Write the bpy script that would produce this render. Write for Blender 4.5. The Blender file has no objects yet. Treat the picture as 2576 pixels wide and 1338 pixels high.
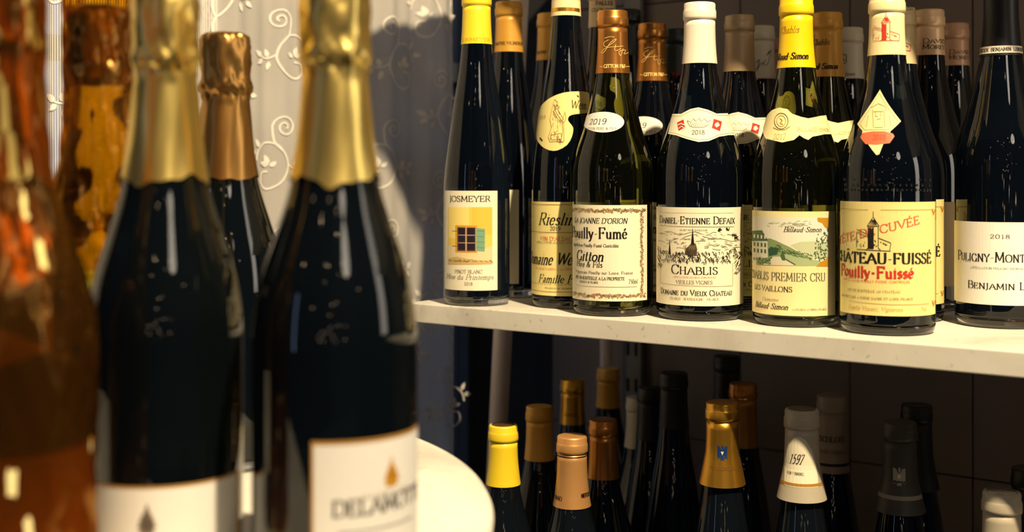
import bpy, bmesh, math, random
from math import sin, cos, pi, radians, asin, degrees, sqrt, atan2
from mathutils import Vector
from mathutils.geometry import tessellate_polygon
random.seed(7)
S = bpy.context.scene
COL = S.collection
F = 3100.0; CX = 1288.0; HY = 430.0          # focal length in px, principal column, horizon row (2576x1338)

# ------------------------------------------------------------------ camera
cam = bpy.data.cameras.new('camera'); camo = bpy.data.objects.new('camera', cam); COL.objects.link(camo)
camo.rotation_euler = (pi/2, 0, 0)
cam.sensor_width = 36; cam.lens = 36*F/2576
cam.shift_y = (HY-669)/2576
cam.clip_start = .02; cam.clip_end = 60
cam.dof.use_dof = True; cam.dof.focus_distance = 1.17; cam.dof.aperture_fstop = 4.3; cam.dof.aperture_blades = 9
S.camera = camo
# ------------------------------------------------------------------ world, lights, exposure
S.view_settings.view_transform = 'Standard'; S.view_settings.look = 'None'
S.view_settings.gamma = 1; S.view_settings.use_curve_mapping = False
S.view_settings.exposure = 0.0
W = bpy.data.worlds.new('world'); S.world = W; W.use_nodes = True
W.node_tree.nodes['Background'].inputs[0].default_value = (.20, .36, .75, 1)
W.node_tree.nodes['Background'].inputs[1].default_value = .035

def lamp(name, kind, loc, power, color, size=.05, aim=None, sy=None, spread=None):
    l = bpy.data.lights.new(name, kind); o = bpy.data.objects.new(name, l); COL.objects.link(o)
    o.location = loc; l.energy = power; l.color = color
    if kind == 'AREA':
        l.size = size
        if sy: l.shape = 'RECTANGLE'; l.size_y = sy
        if spread: l.spread = radians(spread)
    else: l.shadow_soft_size = size
    if aim is not None:
        o.rotation_euler = (Vector(aim)-Vector(loc)).to_track_quat('-Z', 'Y').to_euler()
    return o
key = lamp('key_spot', 'SPOT', (.52, .02, 1.55), 355, (1, .79, .49), .028, (.12, 1.15, -.05))
key.data.spot_size = radians(75); key.data.spot_blend = .5
lamp('side_panel_glow', 'AREA', (1.42, .42, .42), 1.7, (1, .90, .74), .26, (.1, 1.1, 0), 1.1, 110)  # unseen tall panel lamp placed for the soft bands on the bottles
ff = lamp('front_fill', 'AREA', (.9, -1.3, 1.25), 4.0, (1, .86, .68), .45, (.1, 1.2, 0)); ff.data.shape = 'DISK'
rl = random.Random(31)
for i in range(16):      # far string of warm bulbs across the room, behind the viewer
    lamp('string_bulb', 'POINT', (rl.uniform(-1.6, 2.2), rl.uniform(-5.2, -3.4), rl.uniform(-.30, .42)), rl.uniform(.25, .6), (1, rl.uniform(.6, .85), rl.uniform(.3, .6)), .022)
for i, (x, y, z, p) in enumerate([(.9, -2.9, 1.9, .6), (-.7, -3.2, 1.7, .6), (.5, -.9, .95, .18), (-1.3, -2.0, .55, .35), (1.6, -1.1, .8, .35), (.1, -3.4, .3, .35), (-.35, -1.1, 1.0, .16),
  (-.9, -1.2, 1.35, .55), (-.3, -1.9, 1.45, .7), (.35, -1.4, 1.4, .55), (1.1, -1.7, 1.35, .6),
                                  (.15, -2.6, .75, .5), (.55, -3.1, .95, .5), (-1.5, -.6, .9, .45), (-.05, -2.3, .45, .25)]):
    lamp('room_bulb', 'POINT', (x, y, z), p, (1, .70, .40), .016)
lamp('cool_left_fill', 'AREA', (-1.9, -.9, .1), .9, (.45, .62, 1), .10, (-.1, 1, -.05), 1.0)  # unseen narrow cool lamp from the left; no door is modelled
lamp('facade_fill', 'AREA', (-1.6, 2.35, 1.6), 60, (.55, .72, 1), .8, (-1.7, 4.4, 0))  # unseen cool lamp added to brighten the house front

# ------------------------------------------------------------------ materials
MATS = {}
def mat(name, col, rough=.5, metal=0, spec=.5, coat=0, build=None):
    if name in MATS: return MATS[name]
    m = bpy.data.materials.new(name); m.use_nodes = True
    b = m.node_tree.nodes['Principled BSDF']
    b.inputs['Base Color'].default_value = (*col, 1); b.inputs['Roughness'].default_value = rough
    b.inputs['Metallic'].default_value = metal; b.inputs['Specular IOR Level'].default_value = spec
    b.inputs['Coat Weight'].default_value = coat
    if build: build(m.node_tree, b)
    MATS[name] = m
    return m
def srgb(r, g, b):
    return tuple((c/255/12.92 if c/255 <= .04045 else ((c/255+.055)/1.055)**2.4) for c in (r, g, b))
def N(nt, t, **k):
    n = nt.nodes.new(t)
    for a, v in k.items():
        if a in n.inputs: n.inputs[a].default_value = v
        else: setattr(n, a, v)
    return n
def grain(scale=40, amt=.08, bump=0., bscale=None, coords='Object', detail=5, stretch=None):
    def f(nt, b):
        tc = N(nt, 'ShaderNodeTexCoord'); src = tc.outputs[coords]
        if stretch:
            mp = N(nt, 'ShaderNodeMapping'); mp.inputs['Scale'].default_value = stretch
            nt.links.new(src, mp.inputs[0]); src = mp.outputs[0]
        n = N(nt, 'ShaderNodeTexNoise', Scale=scale, Detail=detail); nt.links.new(src, n.inputs['Vector'])
        c = b.inputs['Base Color'].default_value[:]
        r = N(nt, 'ShaderNodeMix', data_type='RGBA')
        r.inputs[6].default_value = tuple(x*(1-amt) for x in c[:3])+(1,); r.inputs[7].default_value = tuple(min(1, x*(1+amt)) for x in c[:3])+(1,)
        nt.links.new(n.outputs[0], r.inputs[0]); nt.links.new(r.outputs[2], b.inputs['Base Color'])
        if bump:
            n2 = N(nt, 'ShaderNodeTexNoise', Scale=bscale or scale, Detail=3); nt.links.new(src, n2.inputs['Vector'])
            bp = N(nt, 'ShaderNodeBump', Strength=bump, Distance=.001); nt.links.new(n2.outputs[0], bp.inputs['Height']); nt.links.new(bp.outputs[0], b.inputs['Normal'])
    return f
def champ_build(nt, b):
    b.inputs['Transmission Weight'].default_value = .5; b.inputs['Base Color'].default_value = (.004, .0065, .009, 1); b.inputs['Roughness'].default_value = .03
def glassmat(name, col, rough=.015, tr=.8):
    def f(nt, b):
        b.inputs['Transmission Weight'].default_value = tr; b.inputs['IOR'].default_value = 1.5
        tc = N(nt, 'ShaderNodeTexCoord')
        n = N(nt, 'ShaderNodeTexNoise', Scale=38., Detail=1.); nt.links.new(tc.outputs['Object'], n.inputs['Vector'])
        bp = N(nt, 'ShaderNodeBump', Strength=.25, Distance=.0006); nt.links.new(n.outputs[0], bp.inputs['Height']); nt.links.new(bp.outputs[0], b.inputs['Normal'])
    return mat(name, col, rough, build=f)
G_DARK = glassmat('dark_green_glass', (.010, .017, .032), tr=.86)
G_OLIVE = glassmat('olive_glass', (.15, .16, .035), tr=.99)
G_HEEL = glassmat('clear_grey_glass', (.62, .64, .62), tr=1.)
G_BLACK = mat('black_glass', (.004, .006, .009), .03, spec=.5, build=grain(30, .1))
G_CHAMP = mat('champagne_green_glass', (.004, .009, .004), .06, build=champ_build)
G_AMBER = glassmat('yellow_glass', (.85, .80, .12), tr=1.)

def marble(nt, b):
    tc = N(nt, 'ShaderNodeTexCoord')
    n = N(nt, 'ShaderNodeTexNoise', Scale=7., Detail=8., Roughness=.6, Distortion=1.2); nt.links.new(tc.outputs['Object'], n.inputs['Vector'])
    r = N(nt, 'ShaderNodeValToRGB'); e = r.color_ramp.elements
    e[0].position = .3; e[0].color = (*srgb(196, 190, 180), 1); e[1].position = .62; e[1].color = (*srgb(228, 224, 214), 1)
    x = r.color_ramp.elements.new(.48); x.color = (*srgb(221, 216, 205), 1)
    nt.links.new(n.outputs[0], r.inputs[0])
    v = N(nt, 'ShaderNodeTexNoise', Scale=130., Detail=2.); nt.links.new(tc.outputs['Object'], v.inputs['Vector'])
    r2 = N(nt, 'ShaderNodeValToRGB'); r2.color_ramp.elements[0].position = .28; r2.color_ramp.elements[0].color = (*srgb(165, 155, 140), 1)
    r2.color_ramp.elements[1].position = .36; r2.color_ramp.elements[1].color = (1, 1, 1, 1)
    nt.links.new(v.outputs[0], r2.inputs[0])
    m = N(nt, 'ShaderNodeMix', data_type='RGBA', blend_type='MULTIPLY'); m.inputs[0].default_value = .4
    nt.links.new(r.outputs[0], m.inputs[6]); nt.links.new(r2.outputs[0], m.inputs[7]); nt.links.new(m.outputs[2], b.inputs['Base Color'])
M_MARBLE = mat('white_marble', (.8, .78, .74), .42, spec=.35, build=marble)

def paper(name, rgb): return mat('paper_'+name, srgb(*rgb), .55, spec=.3, build=grain(220, .03, .05, 900))
def ink(rgb): return mat('ink_%d_%d_%d' % rgb, srgb(*rgb), .5, spec=.3)
def capmat(name, rgb, metal=0, rough=.4): return mat('capsule_'+name, srgb(*rgb), rough, metal, build=grain(90, .05, .12, 60))
BLK = (34, 28, 24); GREY = (105, 98, 84)

# ------------------------------------------------------------------ mesh helpers
def link(name, bm, mats, parent=None, smooth=False, kind=None):
    me = bpy.data.meshes.new(name); bm.to_mesh(me); bm.free()
    for m in (mats if isinstance(mats, (list, tuple)) else [mats]): me.materials.append(m)
    if smooth: me.polygons.foreach_set('use_smooth', [True]*len(me.polygons))
    o = bpy.data.objects.new(name, me); COL.objects.link(o)
    if parent: o.parent = parent
    if kind: o['kind'] = kind
    return o
def thing(name, label, cat, loc=(0, 0, 0), rz=0, group=None):
    o = bpy.data.objects.new(name, None); COL.objects.link(o); o.location = loc; o.rotation_euler = (0, 0, rz)
    o.empty_display_size = .02
    o['label'] = label; o['category'] = cat
    if group: o['group'] = group
    return o
def tag(o, label, cat, group=None):
    o['label'] = label; o['category'] = cat
    if group: o['group'] = group
    return o
def add_box(bm, x0, x1, y0, y1, z0, z1, bev=0):
    v = [bm.verts.new(p) for p in ((x0, y0, z0), (x1, y0, z0), (x1, y1, z0), (x0, y1, z0), (x0, y0, z1), (x1, y0, z1), (x1, y1, z1), (x0, y1, z1))]
    fs = [bm.faces.new([v[i] for i in f]) for f in ((3, 2, 1, 0), (4, 5, 6, 7), (0, 1, 5, 4), (1, 2, 6, 5), (2, 3, 7, 6), (3, 0, 4, 7))]
    if bev:
        ed = list({e for f in fs for e in f.edges})
        bmesh.ops.bevel(bm, geom=ed, offset=bev, segments=2, affect='EDGES', profile=.6)
def lathe(prof, seg=56, wob=None, cap0=True, cap1=True):
    bm = bmesh.new(); rings = []
    for k, (r, z) in enumerate(prof):
        ring = []
        for i in range(seg):
            a = 2*pi*i/seg; rr, zz = r, z
            if wob: rr, zz = wob(a, r, z, k)
            ring.append(bm.verts.new((rr*sin(a), -rr*cos(a), zz)))
        rings.append(ring)
    for p, q in zip(rings, rings[1:]):
        for i in range(seg):
            j = (i+1) % seg; bm.faces.new((p[i], p[j], q[j], q[i]))
    if cap0: bm.faces.new(rings[0][::-1])
    if cap1: bm.faces.new(rings[-1])
    return bm
def tube(bm, a, b, r, seg=16):
    a = Vector(a); b = Vector(b); d = (b-a).normalized(); u = d.orthogonal().normalized(); w = d.cross(u)
    R = [[bm.verts.new(p+(u*cos(2*pi*i/seg)+w*sin(2*pi*i/seg))*r) for i in range(seg)] for p in (a, b)]
    for i in range(seg): j = (i+1) % seg; bm.faces.new((R[0][i], R[0][j], R[1][j], R[1][i]))
    bm.faces.new(R[0][::-1]); bm.faces.new(R[1])

# ------------------------------------------------------------------ pen font (polylines; a broad nib gives thick and thin strokes)
GL = {
'A': (.88, ".06,0 .44,1 .84,0;.2,.34 .68,.34"), 'B': (.74, ".15,0 .15,1;~.15,1 .45,1 .62,.88 .62,.66 .48,.54 .15,.53;~.15,.53 .5,.53 .7,.4 .7,.14 .52,0 .15,0"),
'C': (.84, "~.8,.76 .66,.95 .45,1 .2,.88 .08,.5 .2,.12 .45,0 .68,.05 .82,.24;.8,.72 .8,.98"), 'D': (.9, ".15,0 .15,1;~.15,1 .45,1 .75,.85 .85,.5 .75,.15 .45,0 .15,0"),
'E': (.74, ".15,0 .15,1;.15,1 .64,1 .66,.82;.15,.52 .5,.52;.5,.43 .5,.62;.15,0 .67,0 .7,.2"), 'F': (.7, ".15,0 .15,1;.15,1 .64,1 .66,.8;.15,.52 .5,.52;.5,.43 .5,.62"),
'G': (.9, "~.8,.76 .66,.95 .45,1 .2,.88 .08,.5 .2,.12 .45,0 .65,.04 .8,.16;.8,.02 .8,.42"), 'H': (.9, ".16,0 .16,1;.74,0 .74,1;.16,.52 .74,.52"),
'I': (.34, ".17,0 .17,1"), 'J': (.42, ".25,1 .25,.3;~.25,.3 .24,0 .14,-.16 -.02,-.14"), 'K': (.84, ".15,0 .15,1;.76,1 .17,.43;.34,.58 .8,0"),
'L': (.68, ".15,0 .15,1;.15,0 .62,0 .66,.22"), 'M': (1.06, ".13,0 .17,1;.17,1 .53,.1 .89,1;.89,1 .93,0"), 'N': (.9, ".15,0 .15,1;.15,1 .76,.02;.76,0 .76,1"),
'O': (.94, "~.47,1 .8,.85 .88,.5 .8,.15 .47,0 .14,.15 .06,.5 .14,.85 .47,1"), 'P': (.7, ".15,0 .15,1;~.15,1 .48,1 .66,.88 .66,.6 .48,.47 .15,.46"),
'Q': (.94, "~.47,1 .8,.85 .88,.5 .8,.15 .47,0 .14,.15 .06,.5 .14,.85 .47,1;~.5,.05 .65,-.12 .95,-.16"), 'R': (.8, ".15,0 .15,1;~.15,1 .48,1 .64,.88 .64,.62 .46,.5 .15,.49;.4,.5 .78,0"),
'S': (.64, "~.55,.78 .5,.94 .32,1 .14,.92 .1,.74 .22,.6 .42,.48 .55,.36 .56,.16 .42,.02 .28,0 .12,.06 .07,.24"), 'T': (.78, ".39,0 .39,1;.05,.8 .06,1 .72,1 .73,.8"),
'U': (.86, ".15,1 .15,.35;~.15,.35 .2,.08 .44,0 .66,.08 .72,.35;.72,.35 .72,1"), 'V': (.86, ".06,1 .43,.02 .8,1"), 'W': (1.2, ".05,1 .36,.02 .6,1 .86,.02 1.15,1"),
'X': (.84, ".1,1 .76,0;.74,1 .08,0"), 'Y': (.8, ".06,1 .4,.48 .74,1;.4,.48 .4,0"), 'Z': (.76, ".12,.82 .12,1 .66,1 .08,0 .68,0 .7,.2"),
'a': (.5, "~.1,.5 .2,.6 .33,.58 .37,.45 .37,.08 .48,.02;~.37,.36 .15,.3 .07,.14 .14,.01 .27,.03 .37,.12"), 'b': (.56, ".12,1 .12,0;~.12,.45 .25,.6 .42,.55 .5,.3 .42,.04 .26,0 .12,.1"),
'c': (.48, "~.42,.48 .32,.6 .16,.54 .06,.3 .14,.06 .3,0 .44,.12"), 'd': (.58, ".45,1 .45,0;~.45,.45 .32,.6 .16,.55 .07,.3 .15,.04 .3,0 .45,.12"),
'e': (.5, "~.08,.34 .42,.34 .4,.52 .25,.61 .11,.5 .06,.3 .14,.06 .28,0 .44,.12"), 'f': (.36, "~.42,.9 .34,1 .22,.95 .17,.8 .17,.6;.17,.6 .17,0;.04,.58 .34,.58"),
'g': (.54, "~.25,.6 .4,.52 .4,.3 .25,.2 .1,.3 .1,.5 .25,.6;~.16,.22 .1,.1 .3,.04 .46,-.06 .42,-.26 .2,-.3 .04,-.2 .1,-.04 .2,.04;.38,.54 .52,.6"),
'h': (.6, ".12,1 .12,0;~.12,.42 .28,.6 .44,.54 .47,.38;.47,.38 .47,0"), 'i': (.28, ".14,.6 .14,0;.11,.84 .17,.84"), 'j': (.28, ".16,.6 .16,-.1;~.16,-.1 .1,-.28 -.02,-.26;.13,.84 .19,.84"),
'k': (.56, ".12,1 .12,0;.46,.6 .13,.26;.24,.36 .5,0"), 'l': (.28, ".14,1 .14,0"), 'm': (.88, ".12,.6 .12,0;~.12,.42 .26,.6 .39,.54 .43,.38;.43,.38 .43,0;~.43,.42 .57,.6 .7,.54 .75,.38;.75,.38 .75,0"),
'n': (.6, ".12,.6 .12,0;~.12,.42 .28,.6 .42,.54 .47,.38;.47,.38 .47,0"), 'o': (.56, "~.28,.6 .46,.5 .51,.3 .46,.1 .28,0 .1,.1 .05,.3 .1,.5 .28,.6"),
'p': (.58, ".12,.6 .12,-.3;~.12,.45 .25,.6 .42,.55 .5,.3 .42,.04 .26,0 .12,.1"), 'q': (.58, ".45,.6 .45,-.3;~.45,.45 .32,.6 .16,.55 .07,.3 .15,.04 .3,0 .45,.12"),
'r': (.42, ".12,.6 .12,0;~.12,.38 .22,.56 .38,.58"), 's': (.42, "~.35,.48 .24,.6 .11,.54 .11,.4 .24,.32 .36,.22 .35,.06 .2,0 .07,.1"), 't': (.36, "~.17,.85 .17,.15 .22,.02 .36,.06;.04,.58 .33,.58"),
'u': (.6, ".12,.6 .12,.2;~.12,.2 .18,.02 .34,.02 .46,.18;.46,.6 .46,0"), 'v': (.54, ".05,.6 .27,0 .49,.6"), 'w': (.8, ".05,.6 .24,0 .4,.58 .56,0 .75,.6"), 'x': (.54, ".08,.6 .47,0;.44,.6 .06,0"),
'y': (.54, ".06,.6 .28,.02;~.49,.6 .28,.02 .16,-.25 .02,-.24"), 'z': (.5, ".1,.5 .1,.6 .42,.6 .06,0 .43,0 .45,.1"),
'0': (.6, "~.3,1 .48,.85 .53,.5 .48,.15 .3,0 .12,.15 .07,.5 .12,.85 .3,1"), '1': (.5, ".12,.84 .27,1 .27,0"), '2': (.6, "~.1,.74 .18,.94 .32,1 .46,.9 .48,.7 .36,.42 .08,0;.08,0 .5,0 .54,.16"),
'3': (.58, "~.1,.82 .28,1 .46,.84 .4,.58 .24,.54 .44,.48 .5,.24 .36,.02 .2,0 .08,.14"), '5': (.58, ".46,1 .16,1 .13,.55;~.13,.55 .3,.62 .48,.46 .48,.18 .3,0 .1,.06"),
'6': (.58, "~.46,.9 .3,1 .14,.8 .07,.4 .14,.06 .32,0 .48,.14 .46,.44 .3,.56 .1,.4"), '7': (.56, ".08,.84 .08,1 .5,1 .22,0"), '8': (.6, "~.3,1 .46,.88 .44,.66 .3,.54 .12,.38 .1,.12 .3,0 .5,.12 .48,.38 .3,.54 .16,.66 .14,.88 .3,1"),
'9': (.6, "~.12,.1 .3,0 .46,.2 .52,.6 .46,.92 .3,1 .12,.88 .1,.62 .24,.46 .4,.5 .5,.66"), '4': (.6, ".42,0 .42,1 .05,.3 .55,.3"),
'&': (.86, "~.8,.55 .5,.1 .3,0 .1,.1 .1,.35 .4,.6 .5,.8 .4,.98 .26,.95 .22,.75 .5,.25 .8,0"), '-': (.42, ".08,.4 .34,.4"), '.': (.26, ".1,.02 .16,.02"), ',': (.26, ".14,.05 .08,-.12"),
"'": (.22, ".11,1 .09,.74"), ' ': (.38, ""), '~': (.5, "~.05,.4 .2,.5 .35,.35 .5,.45"),
}
ACC = {'É': ('E', ".34,1.12 .5,1.3"), 'é': ('e', ".2,.74 .36,.94"), 'Â': ('A', ".28,1.14 .44,1.3 .6,1.14"), 'â': ('a', ".1,.74 .22,.92 .36,.74"), 'è': ('e', ".1,.94 .28,.74"), 'ô': ('o', ".14,.74 .28,.92 .42,.74")}
for k, (b0, a0) in ACC.items(): GL[k] = (GL[b0][0], GL[b0][1]+';'+a0)
def crom(P, n=4):
    if len(P) < 3: return P
    out = []
    for i in range(len(P)-1):
        p0 = P[max(i-1, 0)]; p1 = P[i]; p2 = P[i+1]; p3 = P[min(i+2, len(P)-1)]
        for k in range(n):
            t = k/n
            out.append(tuple(.5*(2*p1[c]+(p2[c]-p0[c])*t+(2*p0[c]-5*p1[c]+4*p2[c]-p3[c])*t*t+(3*p1[c]-p0[c]-3*p2[c]+p3[c])*t**3) for c in (0, 1)))
    out.append(P[-1]); return out
def glyph(ch, serif=True):
    adv, s = GL.get(ch, GL['o']); res = []
    for part in s.split(';'):
        part = part.strip()
        if not part: continue
        sm = part[0] == '~'
        P = [tuple(float(v) for v in q.split(',')) for q in part.lstrip('~').split()]
        if sm: P = crom(P)
        res.append(P)
        if serif and not sm and len(P) >= 2 and ch not in "-.'~,":
            for e, n in ((P[0], P[1]), (P[-1], P[-2])):
                if abs(e[0]-n[0]) < abs(e[1]-n[1])*.75 and abs(e[1]-n[1]) > .3 and min(abs(e[1]), abs(e[1]-1), abs(e[1]-.6), abs(e[1]+.3)) < .03:
                    if ch in 'MVNW' and 0 < P.index(e) < len(P)-1: continue
                    if ch in 'abdhklmnpru' and e[1] > .5: res.append([(e[0]-.09, e[1]-.03), (e[0], e[1])])
                    else: res.append([(e[0]-.12, e[1]), (e[0]+.12, e[1])])
    return adv, res

class Art:
    """flat print and paper laid on a surface of revolution; u = arc length at Rref, v = height"""
    def __init__(s, b, kind, rfun, rref, off):
        s.b = b; s.rfun = rfun; s.R = rref; s.off = off; s.fills = []; s.kind = kind
    def ang(s, x, y):            # pixel -> (u, z)
        b = s.b
        if -181 < x < 181:       # degrees
            a = radians(x); z = (HY-y)*(b.d-s.R*cos(a)*b.ct)/F-b.zb
            return a*s.R, z
        a = 0
        for _ in range(4):
            z = (HY-y)*(b.d-s.rfun_z(y, a)*cos(a)*b.ct)/F-b.zb
            r = max(s.rfun(z), .004); q = (x-b.cx)*(b.d-r*cos(a)*b.ct)*b.ct/(F*r)
            a = asin(max(-1, min(1, q)))
        return a*s.R, z
    def rfun_z(s, y, a):
        z = (HY-y)*(s.b.d-s.R*s.b.ct)/F-s.b.zb
        return s.rfun(z)
    def P(s, pts): return [s.ang(x, y) for x, y in pts]
    def poly(s, pts, m, lay=1, raw=False): s.fills.append((pts if raw else s.P(pts), m, lay))
    def rect(s, x0, y0, x1, y1, m, lay=1):
        if s.kind == 'body':
            u0 = s.ang(x0, y0)[0]; u1 = s.ang(x1, y0)[0]; v0 = s.V(y1); v1 = s.V(y0)
            s.fills.append(([(u0, v0), (u1, v0), (u1, v1), (u0, v1)], m, lay))
        else: s.poly([(x0, y0), (x1, y0), (x1, y1), (x0, y1)], m, lay)
    def V(s, y): return (HY-y)*(s.b.d-s.R*s.b.ct)/F-s.b.zb
    def UV(s, x, y):
        if s.kind == 'body':
            return s.ang(x, y)[0], s.V(y)
        return s.ang(x, y)
    def line(s, pts, w, m, lay=2.6, raw=False, closed=False, nib=None):
        """w in metres"""
        P = pts if raw else [s.UV(x, y) for x, y in pts]
        Q = [P[0]]
        for p in P[1:]:
            L = math.dist(Q[-1], p); k = int(L/.0025)+1; a = Q[-1]
            if L < 1e-7: continue
            for i in range(1, k+1): Q.append((a[0]+(p[0]-a[0])*i/k, a[1]+(p[1]-a[1])*i/k))
        if len(Q) < 2: return
        Lf = []; Rt = []
        for i, p in enumerate(Q):
            a = Q[max(i-1, 0)]; c = Q[min(i+1, len(Q)-1)]
            dx, dy = c[0]-a[0], c[1]-a[1]; L = math.hypot(dx, dy) or 1; dx /= L; dy /= L
            h = w/2
            if nib: thin, ang = nib; h = w/2*(thin+(1-thin)*abs(dx*sin(ang)-dy*cos(ang)))
            Lf.append((p[0]-dy*h, p[1]+dx*h)); Rt.append((p[0]+dy*h, p[1]-dx*h))
        for i in range(len(Q)-1): s.fills.append(([Lf[i], Lf[i+1], Rt[i+1], Rt[i]], m, -lay))
    def text(s, t, x0, x1, y, h, m, bold=.15, thin=.3, slant=0., small=False, serif=True, nang=0., rise=0, lay=2.6):
        """fit text t between x0..x1 (px or deg), baseline row y, cap height h px"""
        u0, v0 = s.UV(x0, y); u1, _ = s.UV(x1, y); hh = h*(s.b.d-s.R*s.b.ct)/F
        pos = 0; items = []
        for ch in t:
            k = 1.
            if small and ch.islower():
                k = .78; ch = ch.upper()
            adv, st = glyph(ch, serif)
            items.append((pos, k, st)); pos += adv*k+.06
        tot = pos-.06; sx = (u1-u0)/tot
        dv = rise*(s.b.d-s.R)/F
        for p, k, st in items:
            for pl in st:
                q = [(u0+(p+x*k)*sx+slant*y_*k*hh, v0+y_*k*hh+dv*((p+x*k)/tot)) for x, y_ in pl]
                s.line(q, bold*hh*(.9 if k < 1 else 1), m, raw=True, nib=(thin if len(pl) > 2 or abs(pl[0][1]-pl[1][1]) > .05 or abs(pl[0][0]-pl[1][0]) > .25 else max(thin, .5), nang), lay=lay)
    def map(s, u, v, off):
        a = u/s.R; r = s.rfun(v)+off
        return (r*sin(a), -r*cos(a), v)
    def build(s, name, parent, du=None, dv=None):
        du = du or .0030; dv = dv or (1e9 if s.kind == 'body' else .004)
        bm = bmesh.new(); mats = []
        def mi(m):
            if m not in mats: mats.append(m)
            return mats.index(m)
        for pts, m, lay in s.fills:
            if lay < 0:
                vs = [bm.verts.new(s.map(u, v, s.off+.0001*(-lay))) for u, v in pts]
                f = bm.faces.new(vs); f.material_index = mi(m); continue
            for q in grid_clip(pts, du, dv):
                idx = tessellate_polygon([[Vector((x, y, 0)) for x, y in q]]) if len(q) > 4 else [tuple(range(len(q)))]
                vs = [bm.verts.new(s.map(u, v, s.off+.0001*lay)) for u, v in q]
                for t in idx:
                    try: f = bm.faces.new([vs[i] for i in t])
                    except ValueError: continue
                    f.material_index = mi(m)
        for f in bm.faces:
            f.normal_update(); c = f.calc_center_median()
            if f.normal.x*c.x+f.normal.y*c.y < 0: f.normal_flip()
        return link(name, bm, mats, parent)
def clip(poly, ax, lim, keep_ge):
    out = []
    for i in range(len(poly)):
        a = poly[i]; b = poly[(i+1) % len(poly)]
        ia = (a[ax] >= lim) if keep_ge else (a[ax] <= lim); ib = (b[ax] >= lim) if keep_ge else (b[ax] <= lim)
        if ia: out.append(a)
        if ia != ib:
            t = (lim-a[ax])/(b[ax]-a[ax]); out.append((a[0]+(b[0]-a[0])*t, a[1]+(b[1]-a[1])*t))
    return out
def clean(q):
    o = []
    for p in q:
        if not o or math.dist(p, o[-1]) > 1e-7: o.append(p)
    if len(o) > 1 and math.dist(o[0], o[-1]) < 1e-7: o.pop()
    return o
def grid_clip(poly, du, dv):
    res = []; us = [p[0] for p in poly]
    for i in range(math.floor(min(us)/du), math.floor(max(us)/du)+1):
        q = clip(clip(poly, 0, i*du, True), 0, (i+1)*du, False) if len(poly) else []
        if len(q) < 3: continue
        if dv > 1: q = clean(q); (res.append(q) if len(q) > 2 else None); continue
        vs = [p[1] for p in q]
        for j in range(math.floor(min(vs)/dv), math.floor(max(vs)/dv)+1):
            w = clean(clip(clip(q, 1, j*dv, True), 1, (j+1)*dv, False)) if q else []
            if len(w) > 2: res.append(w)
    return res

# ------------------------------------------------------------------ bottles
PROF = {  # (height above base, radius) for the reference height
 'burgundy': (.30, [(0, .0405), (.004, .042), (.012, .0425), (.128, .0425), (.140, .0422), (.152, .0407), (.165, .0370), (.178, .0322), (.195, .0268), (.215, .0213), (.232, .0178), (.247, .0160), (.265, .0148), (.30, .0142)]),
 'flute': (.335, [(0, .0345), (.004, .0355), (.01, .0358), (.115, .0358), (.14, .0346), (.165, .0318), (.19, .0284), (.2186, .0243), (.25, .0190), (.277, .0162), (.30, .0148), (.335, .0140)]),
 'champagne': (.32, [(0, .041), (.004, .0435), (.012, .0445), (.125, .0445), (.142, .0432), (.160, .0397), (.182, .0327), (.205, .0252), (.23, .0207), (.256, .0180), (.28, .0158), (.32, .0150)]),
}
def prof_fun(kind, H, R):
    H0, pts = PROF[kind]; R0 = pts[3][1]; zk = H/H0
    P = [(z*zk, (r*R/R0 if r > .03 else r if r < .02 else r*(1+(R/R0-1)*(r-.02)/.01))) for z, r in pts]
    D = []
    n = 60
    for i in range(n+1):
        z = H*i/n
        D.append(z)
    D = sorted(set(D) | {p[0] for p in P[:4]})
    def f(z):
        z = max(0, min(H, z))
        for i in range(len(P)-1):
            if z <= P[i+1][0]:
                a, b = P[i], P[i+1]; t = (z-a[0])/(b[0]-a[0])
                if i < 3: return a[1]+(b[1]-a[1])*t
                p0 = P[i-1]; p3 = P[min(i+2, len(P)-1)]
                m0 = (b[1]-p0[1])/(b[0]-p0[0])*(b[0]-a[0]) if i > 3 else 0
                m1 = (p3[1]-a[1])/(p3[0]-a[0])*(b[0]-a[0]) if p3 is not b else (b[1]-a[1])
                if i == 2: m1 = 0
                return (2*t**3-3*t*t+1)*a[1]+(t**3-2*t*t+t)*m0+(-2*t**3+3*t*t)*b[1]+(t**3-t*t)*m1
        return P[-1][1]
    return f, D
class Bottle: pass
MESHC = {}
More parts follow.
